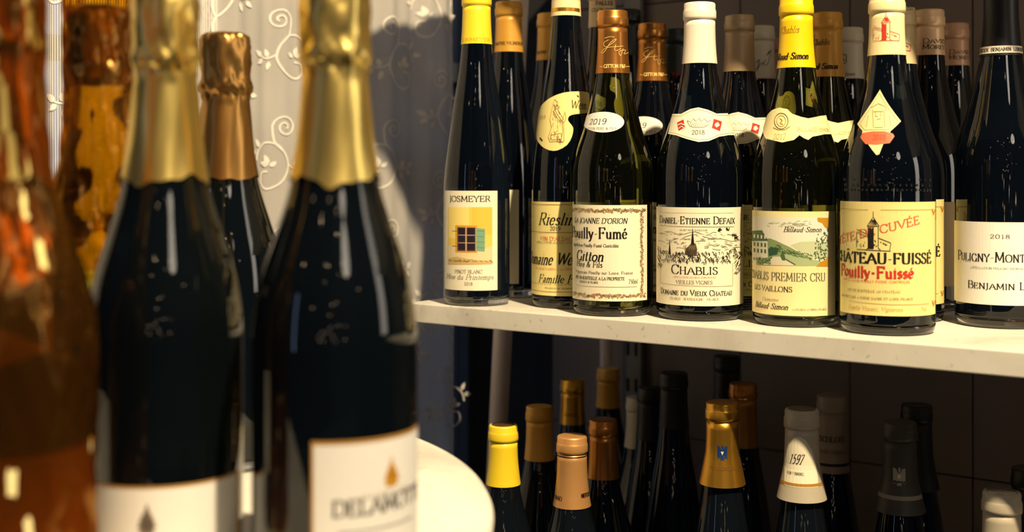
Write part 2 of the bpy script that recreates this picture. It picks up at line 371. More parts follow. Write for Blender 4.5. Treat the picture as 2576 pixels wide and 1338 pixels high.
def bottle(name, label, cx, d, kind='burgundy', H=.30, R=None, zb=-.1418, glass=None, cap=None, capm=None, capz=.0575, group='wine bottles on the marble shelf', ring=True, flare=0., lean=0, disc=None, thread=None):
    b = Bottle(); b.cx = cx; b.d = d; b.zb = zb; b.H = H; R = R or PROF[kind][1][3][1]; b.R = R; b.kind = kind
    X = (cx-CX)/F*d; b.X = X; b.ct = cos(atan2(X, d))
    b.root = thing(name, label, 'bottle', (X, d, zb), -atan2(X, d), group)
    b.root.rotation_euler.y = radians(lean)
    b.r, D = prof_fun(kind, H, R)
    glass = glass or G_DARK
    kk = (kind, H, R, glass.name)
    if kk in MESHC:
        o = bpy.data.objects.new('glass_body', MESHC[kk]); COL.objects.link(o); o.parent = b.root
    else:
        prof = [(.002, .016), (R*.5, .013), (R*.85, .0105), (b.r(.0095), .0096)]+[(b.r(z), z) for z in D if z > .0098]
        prof = [(r, z) for r, z in prof if z <= H-.002]
        o = link('glass_body', lathe(prof, 72), glass, b.root, True); MESHC[kk] = o.data
    hk = (kind, H, R, 'heel')
    if hk in MESHC:
        o = bpy.data.objects.new('glass_heel', MESHC[hk]); COL.objects.link(o); o.parent = b.root
    else:
        o = link('glass_heel', lathe([(R*.5, .0035), (R*.82, .0010), (R*.90, 0), (b.r(0), .0014), (b.r(.002), .003), (b.r(.004), .0055), (b.r(.0094), .0094), (R*.85, .0102), (R*.5, .0126)], 72), G_HEEL, b.root, True); MESHC[hk] = o.data
    if capm is None: return b
    z0 = H-capz; e = .0006
    b.rc = lambda z: b.r(z)+e+flare*max(0, (z0+.03-z))
    P = [(b.rc(z0), z0-.0002)]
    for i in range(1, 9):
        z = z0+(H-.0175-z0)*i/8; P.append((b.rc(z), z))
    if ring:
        P += [(b.rc(H-.017)-.0004, H-.0174), (b.rc(H-.017)-.0004, H-.0170), (.0160, H-.0164), (.0161, H-.0140), (.0160, H-.0085), (.0156, H-.0072), (.0152, H-.0065), (.01525, H-.0018), (.0146, H-.0004), (.0135, H), (.004, H-.0003)]
    else:
        P += [(b.rc(H-.017), H-.0165), (b.rc(H)+.0002, H-.002), (.0138, H), (.004, H-.0002)]
    b.capsule = link('capsule', lathe(P, 48, cap0=False), capm, b.root, True)
    if disc:
        link('capsule_top', lathe([(.0125, H+.00005), (.0122, H+.0006), (.003, H+.0007)], 32), disc, b.root, True)
    return b
def capart(b): return Art(b, 'cap', b.rc, b.rc(b.H-.035), .00012)
def bodyart(b): return Art(b, 'body', lambda z: b.R, b.R, .00025)
def neckart(b): return Art(b, 'neck', b.r, b.r((HY-300)*b.d/F-b.zb), .0004)
def fin(b, art_paper, art_ink=None, name='label'):
    p = art_paper.build(name, b.root)
    if art_ink: art_ink.build('printing', p)
    return p
def bandlabel(b, x0, x1, y0, y1, m, name='label'):
    a = bodyart(b); a.rect(x0, y0, x1, y1, m, 0); return a.build(name, b.root)

# ================================================================== SETTING
E = Vector((.8168, -.5769, 0)); NB = Vector((.5769, .8168, 0))      # along the shelf, and back from its front edge
C0 = Vector((-.0878, 1.308, 0)) - E*.030                              # front left corner (plan)
def SP(s, t, z): return C0+E*s+NB*t+Vector((0, 0, z))
RZ = atan2(E.y, E.x)
SHELF_Z = -.1418; LOW_Z = -.568; FLOOR_Z = -.968; WALL_T = .50
def local_slab(name, label, s0, s1, t0, t1, z0, z1, m, bev=.0012):
    bm = bmesh.new(); n = 60
    add_box(bm, 0, s1-s0, 0, t1-t0, z0, z1, bev)
    o = link(name, bm, m); o.location = SP(s0, t0, 0); o.rotation_euler = (0, 0, RZ)
    if label: tag(o, label, 'shelf')
    return o
sh = local_slab('marble_shelf', 'white marble shelf slab holding the labelled wine bottles', 0, 1.45, 0, .462, SHELF_Z-.0202, SHELF_Z, M_MARBLE)
local_slab('marble_shelf', 'white marble shelf slab under the dark lower row of bottles', 0, 1.45, 0, .462, LOW_Z-.0202, LOW_Z, M_MARBLE)
local_slab('marble_shelf', 'white marble shelf slab above the labelled wine bottles', 0, 1.45, 0, .462, .376, .3962, M_MARBLE)

M_WALL = mat('dark_plaster', srgb(66, 60, 56), .6, build=grain(12, .08, .1, 60))
M_TILE = mat('dark_wall_tile', srgb(112, 100, 92), .4, build=grain(9, .1, .06, 30))
M_GROUT = mat('dark_grout', srgb(22, 21, 22), .9, build=grain(60, .1))
M_FLOOR = mat('dark_floor_board', srgb(48, 40, 36), .5, build=grain(14, .3, .1, 60))
M_FRAME = mat('window_paint', srgb(46, 50, 60), .45, build=grain(20, .1))
# back wall behind the shelves, with tiles
bm = bmesh.new(); add_box(bm, -.32, 1.7, .0, .12, FLOOR_Z, .95)
w = link('wall_back', bm, M_GROUT, kind='structure'); w.location = SP(0, WALL_T+.004, 0); w.rotation_euler = (0, 0, RZ)
bm = bmesh.new(); add_box(bm, 0, .1482, 0, .0045, 0, .1482, .0007); tile0 = None
for i in range(-1, 10):
    for j in range(-4, 4):
        if tile0 is None: o = tile0 = link('tile', bm, M_TILE, w)
        else: o = tile0.copy(); COL.objects.link(o)
        o.location = (.008+i*.15, -.0042-random.random()*.0004, .0835+.0009-.15*4+(j+4)*.15-.15+.15*0)
        o.rotation_euler = (random.uniform(-.002, .002), 0, 0)
# floor
bm = bmesh.new(); add_box(bm, -2.2, 2.6, -2.2, 3.0, FLOOR_Z-.05, FLOOR_Z)
fl = link('floor', bm, M_GROUT, kind='structure')
bm = bmesh.new(); add_box(bm, 0, .118, 0, 1.19, 0, .006, .001); p0 = None
for i in range(40):
    for j in range(4):
        if p0 is None: o = p0 = link('floor_board', bm, M_FLOOR, fl)
        else: o = p0.copy(); COL.objects.link(o)
        o.location = (-2.2+i*.12, -2.2+j*1.3+(.11 if i % 2 else 0)-.0, FLOOR_Z-.0001)
for o in [c for c in fl.children]: o.location.z = FLOOR_Z-.0055
# window wall on the left
D1 = Vector((.757, .654, 0)); Q0 = Vector((-.06, 1.70, 0))           # curtain line
N1 = Vector((-.654, .757, 0))                                          # away from the room
WRZ = atan2(D1.y, D1.x)
def WP(s, t, z): return Q0+D1*s+N1*t+Vector((0, 0, z))
bm = bmesh.new()
T0 = .10
add_box(bm, .17, .62, 0, .16, FLOOR_Z, .95)          # pier at the corner
add_box(bm, -1.9, .17, 0, .16, FLOOR_Z, -.62)        # sill wall
add_box(bm, -1.9, .17, 0, .16, .80, .95)
add_box(bm, -1.9, -1.5, 0, .16, -.62, .80)
wl = link('wall_left', bm, M_WALL, kind='structure'); wl.location = WP(0, T0, 0); wl.rotation_euler = (0, 0, WRZ)
wf = thing('window_1', 'dark framed window behind the lace curtains', 'window', WP(0, T0+.05, 0), WRZ); del wf['category']; del wf['label']; wf['kind'] = 'structure'
for a in [(-1.5, -1.45, -.62, .80), (.12, .17, -.62, .80), (-1.45, .12, -.62, -.57), (-1.45, .12, .75, .80)]:
    bm = bmesh.new(); add_box(bm, a[0], a[1], 0, .05, a[2], a[3], .003); link('window_frame', bm, M_FRAME, wf)
for a in [(-.66, -.62, -.57, .75)]:
    bm = bmesh.new(); add_box(bm, a[0], a[1], .005, .045, a[2], a[3], .003); link('mullion', bm, M_FRAME, wf)
for a in [(-1.45, -.66, .105, .135), (-.62, .12, .105, .135)]:
    bm = bmesh.new(); add_box(bm, a[0], a[1], .008, .042, a[2]+.03, a[3]+.03, .003); link('glazing_bar', bm, M_FRAME, wf)
def winglass(nt, b):
    b.inputs['Transmission Weight'].default_value = 1; b.inputs['IOR'].default_value = 1.02; b.inputs['Alpha'].default_value = .25
for a in [(-1.45, -.66), (-.62, .12)]:
    for zz in [(-.57, .135), (.165, .75)]:
        bm = bmesh.new(); add_box(bm, a[0], a[1], .022, .026, zz[0], zz[1]); link('pane', bm, mat('window_glass', (.9, .93, .95), .02, build=winglass), wf)
# house across the street
M_HOUSE = mat('pale_blue_render', srgb(150, 165, 190), .8, build=grain(3, .1, .2, 20))
hs = thing('house_front', 'pale house front across the street seen through the curtain at far left', 'house', (-2.2, 4.6, FLOOR_Z), .25)
bm = bmesh.new(); add_box(bm, -1.3, 1.05, 0, .3, 0, 2.6); link('facade', bm, M_HOUSE, hs)
for x in (-1.0, -.1, .58):
    bm = bmesh.new(); add_box(bm, x, x+.32, -.03, .0, .85, 1.55, .01); f = link('house_window', bm, mat('house_window_paint', srgb(205, 210, 220), .5), hs)
    for k in range(2):
        bm = bmesh.new(); add_box(bm, x+.03+k*.14, x+.15+k*.14, -.036, -.03, .89, 1.51); link('pane', bm, mat('house_pane', srgb(30, 36, 48), .1), f)

# poles and slotted standard behind the shelves
M_POLE = mat('brushed_pale_metal', srgb(228, 214, 204), .42, .1, build=grain(20, .06))
bm = bmesh.new(); tube(bm, ((1343-CX)/F*1.62, 1.62, .60), ((1155-CX)/F*1.62+.02, 1.62, FLOOR_Z+.008), .0125, 28)
pl = link('leaning_pole', bm, M_POLE, smooth=True); tag(pl, 'pale metal pole leaning behind the leftmost shelf bottles', 'pole')
o = thing('round_pipe', 'thin pale pipe running up the tiled wall behind the lower bottles', 'pipe', ((1525-CX)/F*1.725, 1.725, FLOOR_Z))
bm = bmesh.new(); tube(bm, (0, 0, .004), (0, 0, 1.9), .0085, 20); link('tube', bm, M_POLE, o, True)
st = thing('slotted_upright', 'slotted metal shelf upright fixed to the tiled back wall', 'shelf upright', SP(.215, WALL_T-.014, FLOOR_Z), RZ)
x1478 = None
for s_ in [i*.001 for i in range(0, 600)]:
    p = SP(s_, WALL_T-.01, 0)
    if p.x/p.y*F+CX > 1478: st.location = SP(s_, WALL_T-.0147, FLOOR_Z); break
M_RAIL = mat('grey_rail_paint', srgb(120, 118, 116), .4, .2, build=grain(15, .08))
bm = bmesh.new(); add_box(bm, -.014, .014, 0, .009, 0, 1.9, .001); link('rail', bm, M_RAIL, st)
bm = bmesh.new(); add_box(bm, -.002, .002, 0, .0015, 0, .018); sl0 = None
for k in range(36):
    for sx in (-.0065, .0065):
        if sl0 is None: o = sl0 = link('slot', bm, mat('slot_shadow_steel', (.01, .01, .012), .6, .3), st)
        else: o = sl0.copy(); COL.objects.link(o)
        o.location = (sx, -.0011, .06+k*.05)

# round marble table
t = thing('round_table', 'round white marble table top carrying the tall foil-topped bottles', 'table', (-.43, .79, FLOOR_Z))
TZ = -.2175-FLOOR_Z
bm = lathe([(.40, TZ-.022), (.412, TZ-.020), (.418, TZ-.012), (.4185, TZ-.006), (.416, TZ-.0015), (.412, TZ)], 160)
link('table_top', bm, M_MARBLE, t, True)
M_IRON = mat('black_cast_iron', (.012, .012, .014), .5, .6, build=grain(50, .1, .1))
link('pedestal', lathe([(.035, .03), (.025, .08), (.022, TZ-.1), (.04, TZ-.05), (.12, TZ-.022)], 32), M_IRON, t, True)
link('base', lathe([(.22, .0), (.22, .012), (.12, .03), (.035, .05)], 48), M_IRON, t, True)

# ------------------------------------------------------------------ lace curtains
def lacemat(name, per=.0024, duty=.50, hper=.0017, hduty=.28, dense=.15, col=(210, 205, 196)):
    m = bpy.data.materials.new(name); m.use_nodes = True; nt = m.node_tree; nt.nodes.clear()
    out = N(nt, 'ShaderNodeOutputMaterial'); uv = N(nt, 'ShaderNodeUVMap'); sp = N(nt, 'ShaderNodeSeparateXYZ'); nt.links.new(uv.outputs[0], sp.inputs[0])
    def M(op, a, b=None):
        n = N(nt, 'ShaderNodeMath', operation=op)
        for i, v in enumerate((a, b)):
            if v is None: continue
            if isinstance(v, (int, float)): n.inputs[i].default_value = v
            else: nt.links.new(v, n.inputs[i])
        return n.outputs[0]
    fu = M('FRACT', M('DIVIDE', sp.outputs[0], per)); fv = M('FRACT', M('DIVIDE', sp.outputs[1], hper))
    tu = M('LESS_THAN', fu, duty); tv = M('LESS_THAN', fv, hduty)
    n = N(nt, 'ShaderNodeTexNoise', Scale=9., Detail=1.); nt.links.new(uv.outputs[0], n.inputs['Vector'])
    tv2 = M('MULTIPLY', tv, M('MULTIPLY', n.outputs[0], 1.25))
    a = M('MAXIMUM', M('MAXIMUM', tu, tv2), dense)
    d = N(nt, 'ShaderNodeBsdfDiffuse'); d.inputs[0].default_value = (*srgb(*col), 1)
    tl = N(nt, 'ShaderNodeBsdfTranslucent'); tl.inputs[0].default_value = (*srgb(*col), 1)
    mx = N(nt, 'ShaderNodeMixShader'); mx.inputs[0].default_value = .3; nt.links.new(d.outputs[0], mx.inputs[1]); nt.links.new(tl.outputs[0], mx.inputs[2])
    tr = N(nt, 'ShaderNodeBsdfTransparent')
    m2 = N(nt, 'ShaderNodeMixShader'); nt.links.new(a, m2.inputs[0]); nt.links.new(tr.outputs[0], m2.inputs[1]); nt.links.new(mx.outputs[0], m2.inputs[2])
    nt.links.new(m2.outputs[0], out.inputs[0])
    return m
M_LACE = lacemat('lace_net', per=.0030, duty=.52, dense=.12, col=(238, 234, 226)); M_LACE2 = lacemat('lace_net_fine', .0016, .55, .0014, .5, .45, (225, 220, 212))
M_THREAD = mat('lace_thread', srgb(232, 228, 220), .8, spec=.1, build=grain(200, .1))
def curtain(name, label, s0, s1, t, z0, z1, amp, per, ph, m, edge, seed):
    rnd = random.Random(seed)
    root = thing(name, label, 'curtain', WP(0, t, z1), WRZ)
    def fold(s, z):
        k = 1+.5*sin(z*3.1+seed)
        return amp*k*(sin(2*pi*s/per+ph+.5*sin(z*2.3+seed))+.45*sin(2*pi*s/(per*.43)+1.7*ph+.8*sin(z*3+2*seed)))
    def pt(s, z, off=0): return (s, fold(s, z)-off, z-z1)
    bm = bmesh.new(); uvl = bm.loops.layers.uv.new('uv'); n = int((s1-s0)/.005); h = int((z1-z0)/.03)
    V = [[bm.verts.new(pt(s0+(s1-s0)*i/n, z0+(z1-z0)*j/h)) for j in range(h+1)] for i in range(n+1)]
    arc = [0]
    for i in range(n):
        a = pt(s0+(s1-s0)*i/n, 0); b = pt(s0+(s1-s0)*(i+1)/n, 0); arc.append(arc[-1]+math.dist(a[:2], b[:2]))
    for i in range(n):
        for j in range(h):
            f = bm.faces.new((V[i][j], V[i+1][j], V[i+1][j+1], V[i][j+1]))
            for l, (ii, jj) in zip(f.loops, ((i, j), (i+1, j), (i+1, j+1), (i, j+1))): l[uvl].uv = (arc[ii], z0+(z1-z0)*jj/h)
    link('net', bm, m, root, True)
    def ribbon(bm, P, w, off=.0012):
        for k in range(len(P)-1):
            a, b = P[k], P[k+1]; dx, dy = b[0]-a[0], b[1]-a[1]; L = math.hypot(dx, dy) or 1e-6; nx, ny = -dy/L*w/2, dx/L*w/2
            ex, ey = dx/L*w*.15, dy/L*w*.15
            q = [(a[0]+nx-ex, a[1]+ny-ey), (b[0]+nx+ex, b[1]+ny+ey), (b[0]-nx+ex, b[1]-ny+ey), (a[0]-nx-ex, a[1]-ny-ey)]
            bm.faces.new([bm.verts.new(pt(x, y, off)) for x, y in q])
    def leaf(bm, x, y, a, l, w):
        P = [(0, 0), (.3*l, .5*w), (.65*l, .42*w), (l, 0), (.65*l, -.42*w), (.3*l, -.5*w)]
        bm.faces.new([bm.verts.new(pt(x+p*cos(a)-q*sin(a), y+p*sin(a)+q*cos(a), .0014)) for p, q in P])
    def spiral(x, y, r, turns, a0, sg=1):
        return [(x+r*(1-.86*t/turns)*cos(a0+sg*2*pi*t), y+r*(1-.86*t/turns)*sin(a0+sg*2*pi*t)) for t in [turns*i/26 for i in range(27)]]
    def motif(x, y, k, fl):
        bm = bmesh.new(); f = -1 if fl else 1
        def T(P): return [(x+f*p*k, y+q*k) for p, q in P]
        ribbon(bm, T(spiral(0, .030, .0155, 1.7, -.3, 1)), .0024)
        ribbon(bm, T(crom([(.0148, .0255), (.012, .010), (0, -.004), (-.004, -.022), (.006, -.040), (.022, -.048), (.032, -.040), (.030, -.028), (.021, -.026)], 5)), .0026)
        ribbon(bm, T(crom([(0, -.004), (.010, .008), (.024, .010), (.036, 0), (.040, -.012)], 5)), .0024)
        ribbon(bm, T(crom([(-.003, -.016), (-.014, -.022), (-.026, -.020)], 4)), .0022)
        for lx, ly, la, ll, lw in [(-.024, -.020, 2.6, .014, .008), (-.022, -.023, 3.8, .013, .007), (-.014, -.021, 1.9, .012, .007), (-.012, -.026, 4.4, .013, .006),
                                   (.020, -.018, 1.2, .014, .008), (.020, -.018, .2, .013, .007), (.018, -.020, 2.4, .010, .006), (.034, .004, 1.0, .013, .007), (.040, -.002, -.1, .012, .007)]:
            leaf(bm, x+f*lx*k, y+ly*k, la if not fl else pi-la, ll*k, lw*k)
        link('lace_scroll', bm, M_THREAD, root)
    i = 0; x = s0+.05
    while x < s1-.02:
        y = z0+.08+(.065 if i % 2 else 0)
        while y < min(z1-.06, .36):
            if y > -.36: motif(x+rnd.uniform(-.006, .006), y, rnd.uniform(.9, 1.05), (i+int(y*7)) % 2)
            y += .135
        x += .082; i += 1
    if edge:
        bm = bmesh.new()
        for e in edge:
            P = []
            for k in range(int((z1-z0)/.004)):
                z = z0+k*.004; P.append((e+.0045*abs(sin(z*pi/.026))*(-1 if e > 0.5*(s0+s1) else 1), z))
            ribbon(bm, P, .0032)
        link('scalloped_edge', bm, M_THREAD, root)
    return root
curtain('lace_curtain', 'brightly lit white lace curtain panel behind the tall foil-topped bottles', -1.25, -.375, 0, -.93, .78, .007, .19, .4, M_LACE, [-.378], 1)
curtain('lace_curtain', 'dim grey lace curtain panel beside the left end of the shelf', -.41, -.005, .022, -.93, .78, .008, .075, 2.2, M_LACE2, [-.008], 5)
bm = bmesh.new(); tube(bm, (0, 0, 0), (1.32, 0, 0), .008)
rd = link('curtain_rod', bm, M_POLE); rd.location = WP(-1.27, .011, .80); rd.rotation_euler = (0, 0, WRZ); tag(rd, 'thin rod above the frame holding the lace curtains', 'curtain rod')

# ================================================================== BOTTLES ON THE MARBLE SHELF
P_CREAM = paper('cream', (244, 236, 208)); P_WHITE = paper('white', (240, 236, 226)); P_YEL = paper('yellow', (238, 222, 146))
P_PALE = paper('pale_yellow', (243, 228, 168)); P_CHAMP = paper('grey_white', (226, 224, 220))
K = ink(BLK); K2 = ink(GREY); RED = ink((196, 58, 44)); RED2 = ink((214, 96, 70)); GOLDI = ink((176, 128, 48)); BRN = ink((150, 100, 52))
CREAM_I = ink((240, 226, 180)); GRN = ink((74, 104, 66)); GRN2 = ink((134, 154, 106)); PALEG = ink((196, 204, 166)); OCH = ink((196, 140, 34)); SKY = ink((232, 228, 210))
C_YEL = capmat('yellow', (250, 218, 46)); C_YEL2 = capmat('deep_yellow', (250, 206, 12)); C_DIMY = capmat('shaded_yellow', (214, 158, 62), .25, .4)  # third: cap yellow with back-row shade mixed into the colour
C_WHITE = capmat('white', (242, 232, 214)); C_CREAM = capmat('cream', (244, 226, 172)); C_BRONZE = capmat('bronze', (190, 128, 62), .85, .3)
C_BLACK = capmat('black', (14, 14, 18), .1, .4); C_DIMW = capmat('shaded_white', (186, 162, 128), .3, .42); C_GREY = capmat('grey_white', (190, 180, 160))  # second: white capsule colour browned to carry the back-row shade
C_GOLD = capmat('gold', (226, 168, 62), .9, .3); C_DGREEN = capmat('dark_green', (26, 34, 26), .2, .4); C_GREYD = capmat('dark_grey', (70, 68, 66), .2, .45)
C_PEACH = capmat('peach', (226, 190, 150), .3, .4); C_SILVER = capmat('silver', (210, 205, 196), .9, .2); C_DIMCREAM = capmat('shaded_cream', (220, 196, 150))  # last: capsule cream darkened in colour to stand for shade

def mm(n): return n/1000.
# --- 1 window-picture flute
b = bottle('flute_bottle', 'slim green flute bottle with yellow capsule and window picture label', 1199, 1.322, 'flute', .335, .0355, capm=C_YEL, capz=.0577, ring=True)
a = bodyart(b); a.rect(1119.5, 480, 1251, 731, P_CREAM, 0)
p = bodyart(b)
p.text('JOSMEYER', 1132, 1233, 507, 14, K, .17, .35)
p.rect(1128, 521, 1238, 663, ink((238, 206, 96)), 1); p.rect(1129, 521, 1180, 600, ink((246, 222, 128)), 1.3); p.rect(1187, 521, 1237, 590, ink((234, 196, 78)), 1.3)
p.poly([(1128, 612), (1145, 622), (1165, 628), (1200, 634), (1238, 616), (1238, 655), (1128, 655)], ink((232, 212, 164)), 1.4)
p.poly([(1128, 650), (1150, 645), (1180, 652), (1210, 655), (1238, 656), (1238, 664), (1128, 664)], ink((206, 178, 112)), 1.6)
for k in range(26):
    x = random.uniform(1129, 1236); p.line([(x, 655+random.uniform(-3, 5)), (x+random.uniform(3, 9), 656+random.uniform(-3, 5))], mm(.5), ink((120, 92, 50)), 2)
p.rect(1146, 567, 1200, 636, ink((212, 158, 58)), 1.8); p.rect(1151, 572, 1196, 632, ink((106, 62, 44)), 2.0)
for i in range(2):
    for j in range(3):
        p.rect(1153.5+i*22, 574+j*19.5, 1172.5+i*22, 590+j*19.5, ink((30, 26, 44)), 2.3)
p.rect(1171, 571, 1174.5, 633, ink((200, 158, 110)), 2.5)
for j in range(2): p.line([(1153, 591.5+j*19.5), (1195, 591.5+j*19.5)], mm(.4), ink((224, 200, 160)), 2.9)
p.poly([(1198, 573), (1220, 576), (1219, 633), (1198, 631)], ink((122, 168, 140)), 2.2)
for k in range(4): p.line([(1199, 580+k*14), (1219, 582+k*14)], mm(.35), ink((72, 112, 96)), 2.6)
for y in (582, 620): p.line([(1138, y), (1150, y)], mm(.5), K, 2.2)
p.text('PINOT BLANC', 1145, 1213, 688, 9, K2, .12, .35)
p.text('Mise du Printemps', 1125, 1240, 703, 12, K2, .12, .3, slant=.28)
p.text('2018', 1168, 1189, 718, 8, K2, .13, .35)
fin(b, a, p)
c = capart(b); c.text('JOSMEYER', 1163, 1232, 105, 8, ink((190, 160, 40)), .14, .4); c.build('printing', b.capsule)
JL = b
def second_josmeyer(cx, d, label):
    b = bottle('flute_bottle', label, cx, d, 'flute', .335, .0355, capm=C_DIMY, capz=.0577)
    a = bodyart(b); a.rect(cx-79*1.41/d, HY+(478-HY)*1.39/d*1.0, cx+25*1.41/d, HY+(714-HY)*1.41/d, P_CREAM, 0); a.build('label', b.root)
    c = capart(b); y = HY-(.1418+.335-.2840)*0-.1435*F/d; c.text('MAITRE VIGNERON', cx-34*1.4/d, cx+34*1.4/d, y, 8*1.4/d, K, .16, .4); c.build('printing', b.capsule)
    return b
second_josmeyer(1280, 1.41, 'green flute bottle with a shade-darkened yellow capsule directly behind the window-picture bottle')
second_josmeyer(1383, 1.515, 'green flute bottle with shade-darkened yellow capsule half hidden behind the palette-label bottle')
# --- 4 palette-label flute
def weinbach(cx, d, label, front):
    b = bottle('flute_bottle', label, cx, d, 'flute', .352, .0362, capm=C_CREAM if front else C_DIMCREAM, capz=.0475)
    k = 1.30/d
    X = lambda x: cx+(x-1426)*k
    Y = lambda y: HY+(y-HY)*k
    a = bodyart(b); a.rect(X(1333), Y(508), X(1508), Y(745), P_YEL, 0)
    p = bodyart(b)
    for y in (515, 585, 735): p.line([(X(1335), Y(y)), (X(1506), Y(y))], mm(.5), BRN)
    p.text('Riesling', X(1358), X(1462), Y(566), 30*k, K, .13, .25, slant=.3)
    p.text('2019', X(1386), X(1412), Y(580), 10*k, K, .15, .4)
    p.text("VIN D'ALSACE", X(1362), X(1450), Y(606), 10*k, RED2, .15, .4)
    p.text('APPELLATION ALSACE CONTROLEE', X(1352), X(1468), Y(613), 4.5*k, K2, .14, .5)
    p.text('Domaine Weinbach', X(1334), X(1500), Y(667), 30*k, K, .13, .25, slant=.3)
    p.text('PROPRIETAIRES A LA PROPRIETE', X(1350), X(1470), Y(680), 5*k, RED2, .14, .5)
    p.text('Famille Faller', X(1358), X(1480), Y(712), 20*k, K, .14, .25, slant=.3)
    p.text('MIS EN BOUTEILLE A LA PROPRIETE', X(1337), X(1480), Y(718), 4*k, K2, .14, .5)
    p.text('PRODUCE OF FRANCE', X(1373), X(1440), Y(728), 4*k, K, .14, .5)
    fin(b, a, p)
    n = neckart(b)
    pts = [(1352, 340), (1355, 300), (1362, 270), (1385, 247), (1420, 233), (1455, 230), (1478, 232), (1484, 240), (1483, 272), (1478, 284), (1450, 287), (1434, 292), (1431, 303), (1440, 315),
           (1444, 325), (1440, 345), (1428, 365), (1405, 378), (1385, 378), (1366, 368), (1354, 352)]
    pts = [(X(x), Y(y)) for x, y in crom(pts+[pts[0]], 2)[:-1]]
    n.poly(pts, P_YEL, 0)
    q = neckart(b)
    if front:
        q.text('Wein', 1434, 1474, 274, 22, K, .10, .3, slant=.25)
        q.text('2019', 1357, 1372, 300, 9, K2, .12, .4, slant=.2)
        rnd = random.Random(3)
        for poly in [[(1396, 250), (1404, 258), (1396, 275), (1404, 290), (1414, 305), (1416, 330), (1411, 355), (1384, 357), (1380, 345), (1388, 320), (1384, 300), (1388, 280), (1392, 262)],
                     [(1392, 280), (1402, 272), (1412, 290), (1418, 300), (1408, 305)], [(1386, 340), (1412, 335), (1413, 350), (1388, 352)], [(1416, 300), (1421, 280), (1424, 300), (1416, 312)]]:
            q.line(poly+[poly[0]], mm(.45), BRN)
        for k2 in range(34):
            x = rnd.uniform(1386, 1412); y = rnd.uniform(258, 352); q.line([(x, y), (x+rnd.uniform(-6, 6), y+rnd.uniform(5, 13))], mm(.4), ink((120, 84, 60)))
        q.line([(1418, 305), (1419, 355), (1402, 358), (1418, 358)], mm(.4), BRN)
        for x, y in ((1357, 268), (1451, 240), (1359, 346), (1362, 350)): q.line([(x, y), (x+4, y+4)], mm(1.3), K)
    fin(b, n, q, 'neck_label')
    c = capart(b)
    if front:
        c.rect(X(1386), Y(22), X(1460), Y(31), C_GOLD, 1); c.text('CLOS DES CAPUCINS', X(1384), X(1462), Y(2), 9, K, .14, .4)
    else:
        c.text('FALLER', cx-16, cx+26, 13, 10, K, .18, .5); c.text('CLOS DES', cx-26, cx+28, 30, 8, K, .16, .5)
    c.build('printing', b.capsule)
weinbach(1424, 1.30, 'green flute bottle with yellow script label and palette-shaped neck label', True)
weinbach(1515, 1.402, 'flute bottle with cream lettered capsule behind the bronze-capped bottle', False)
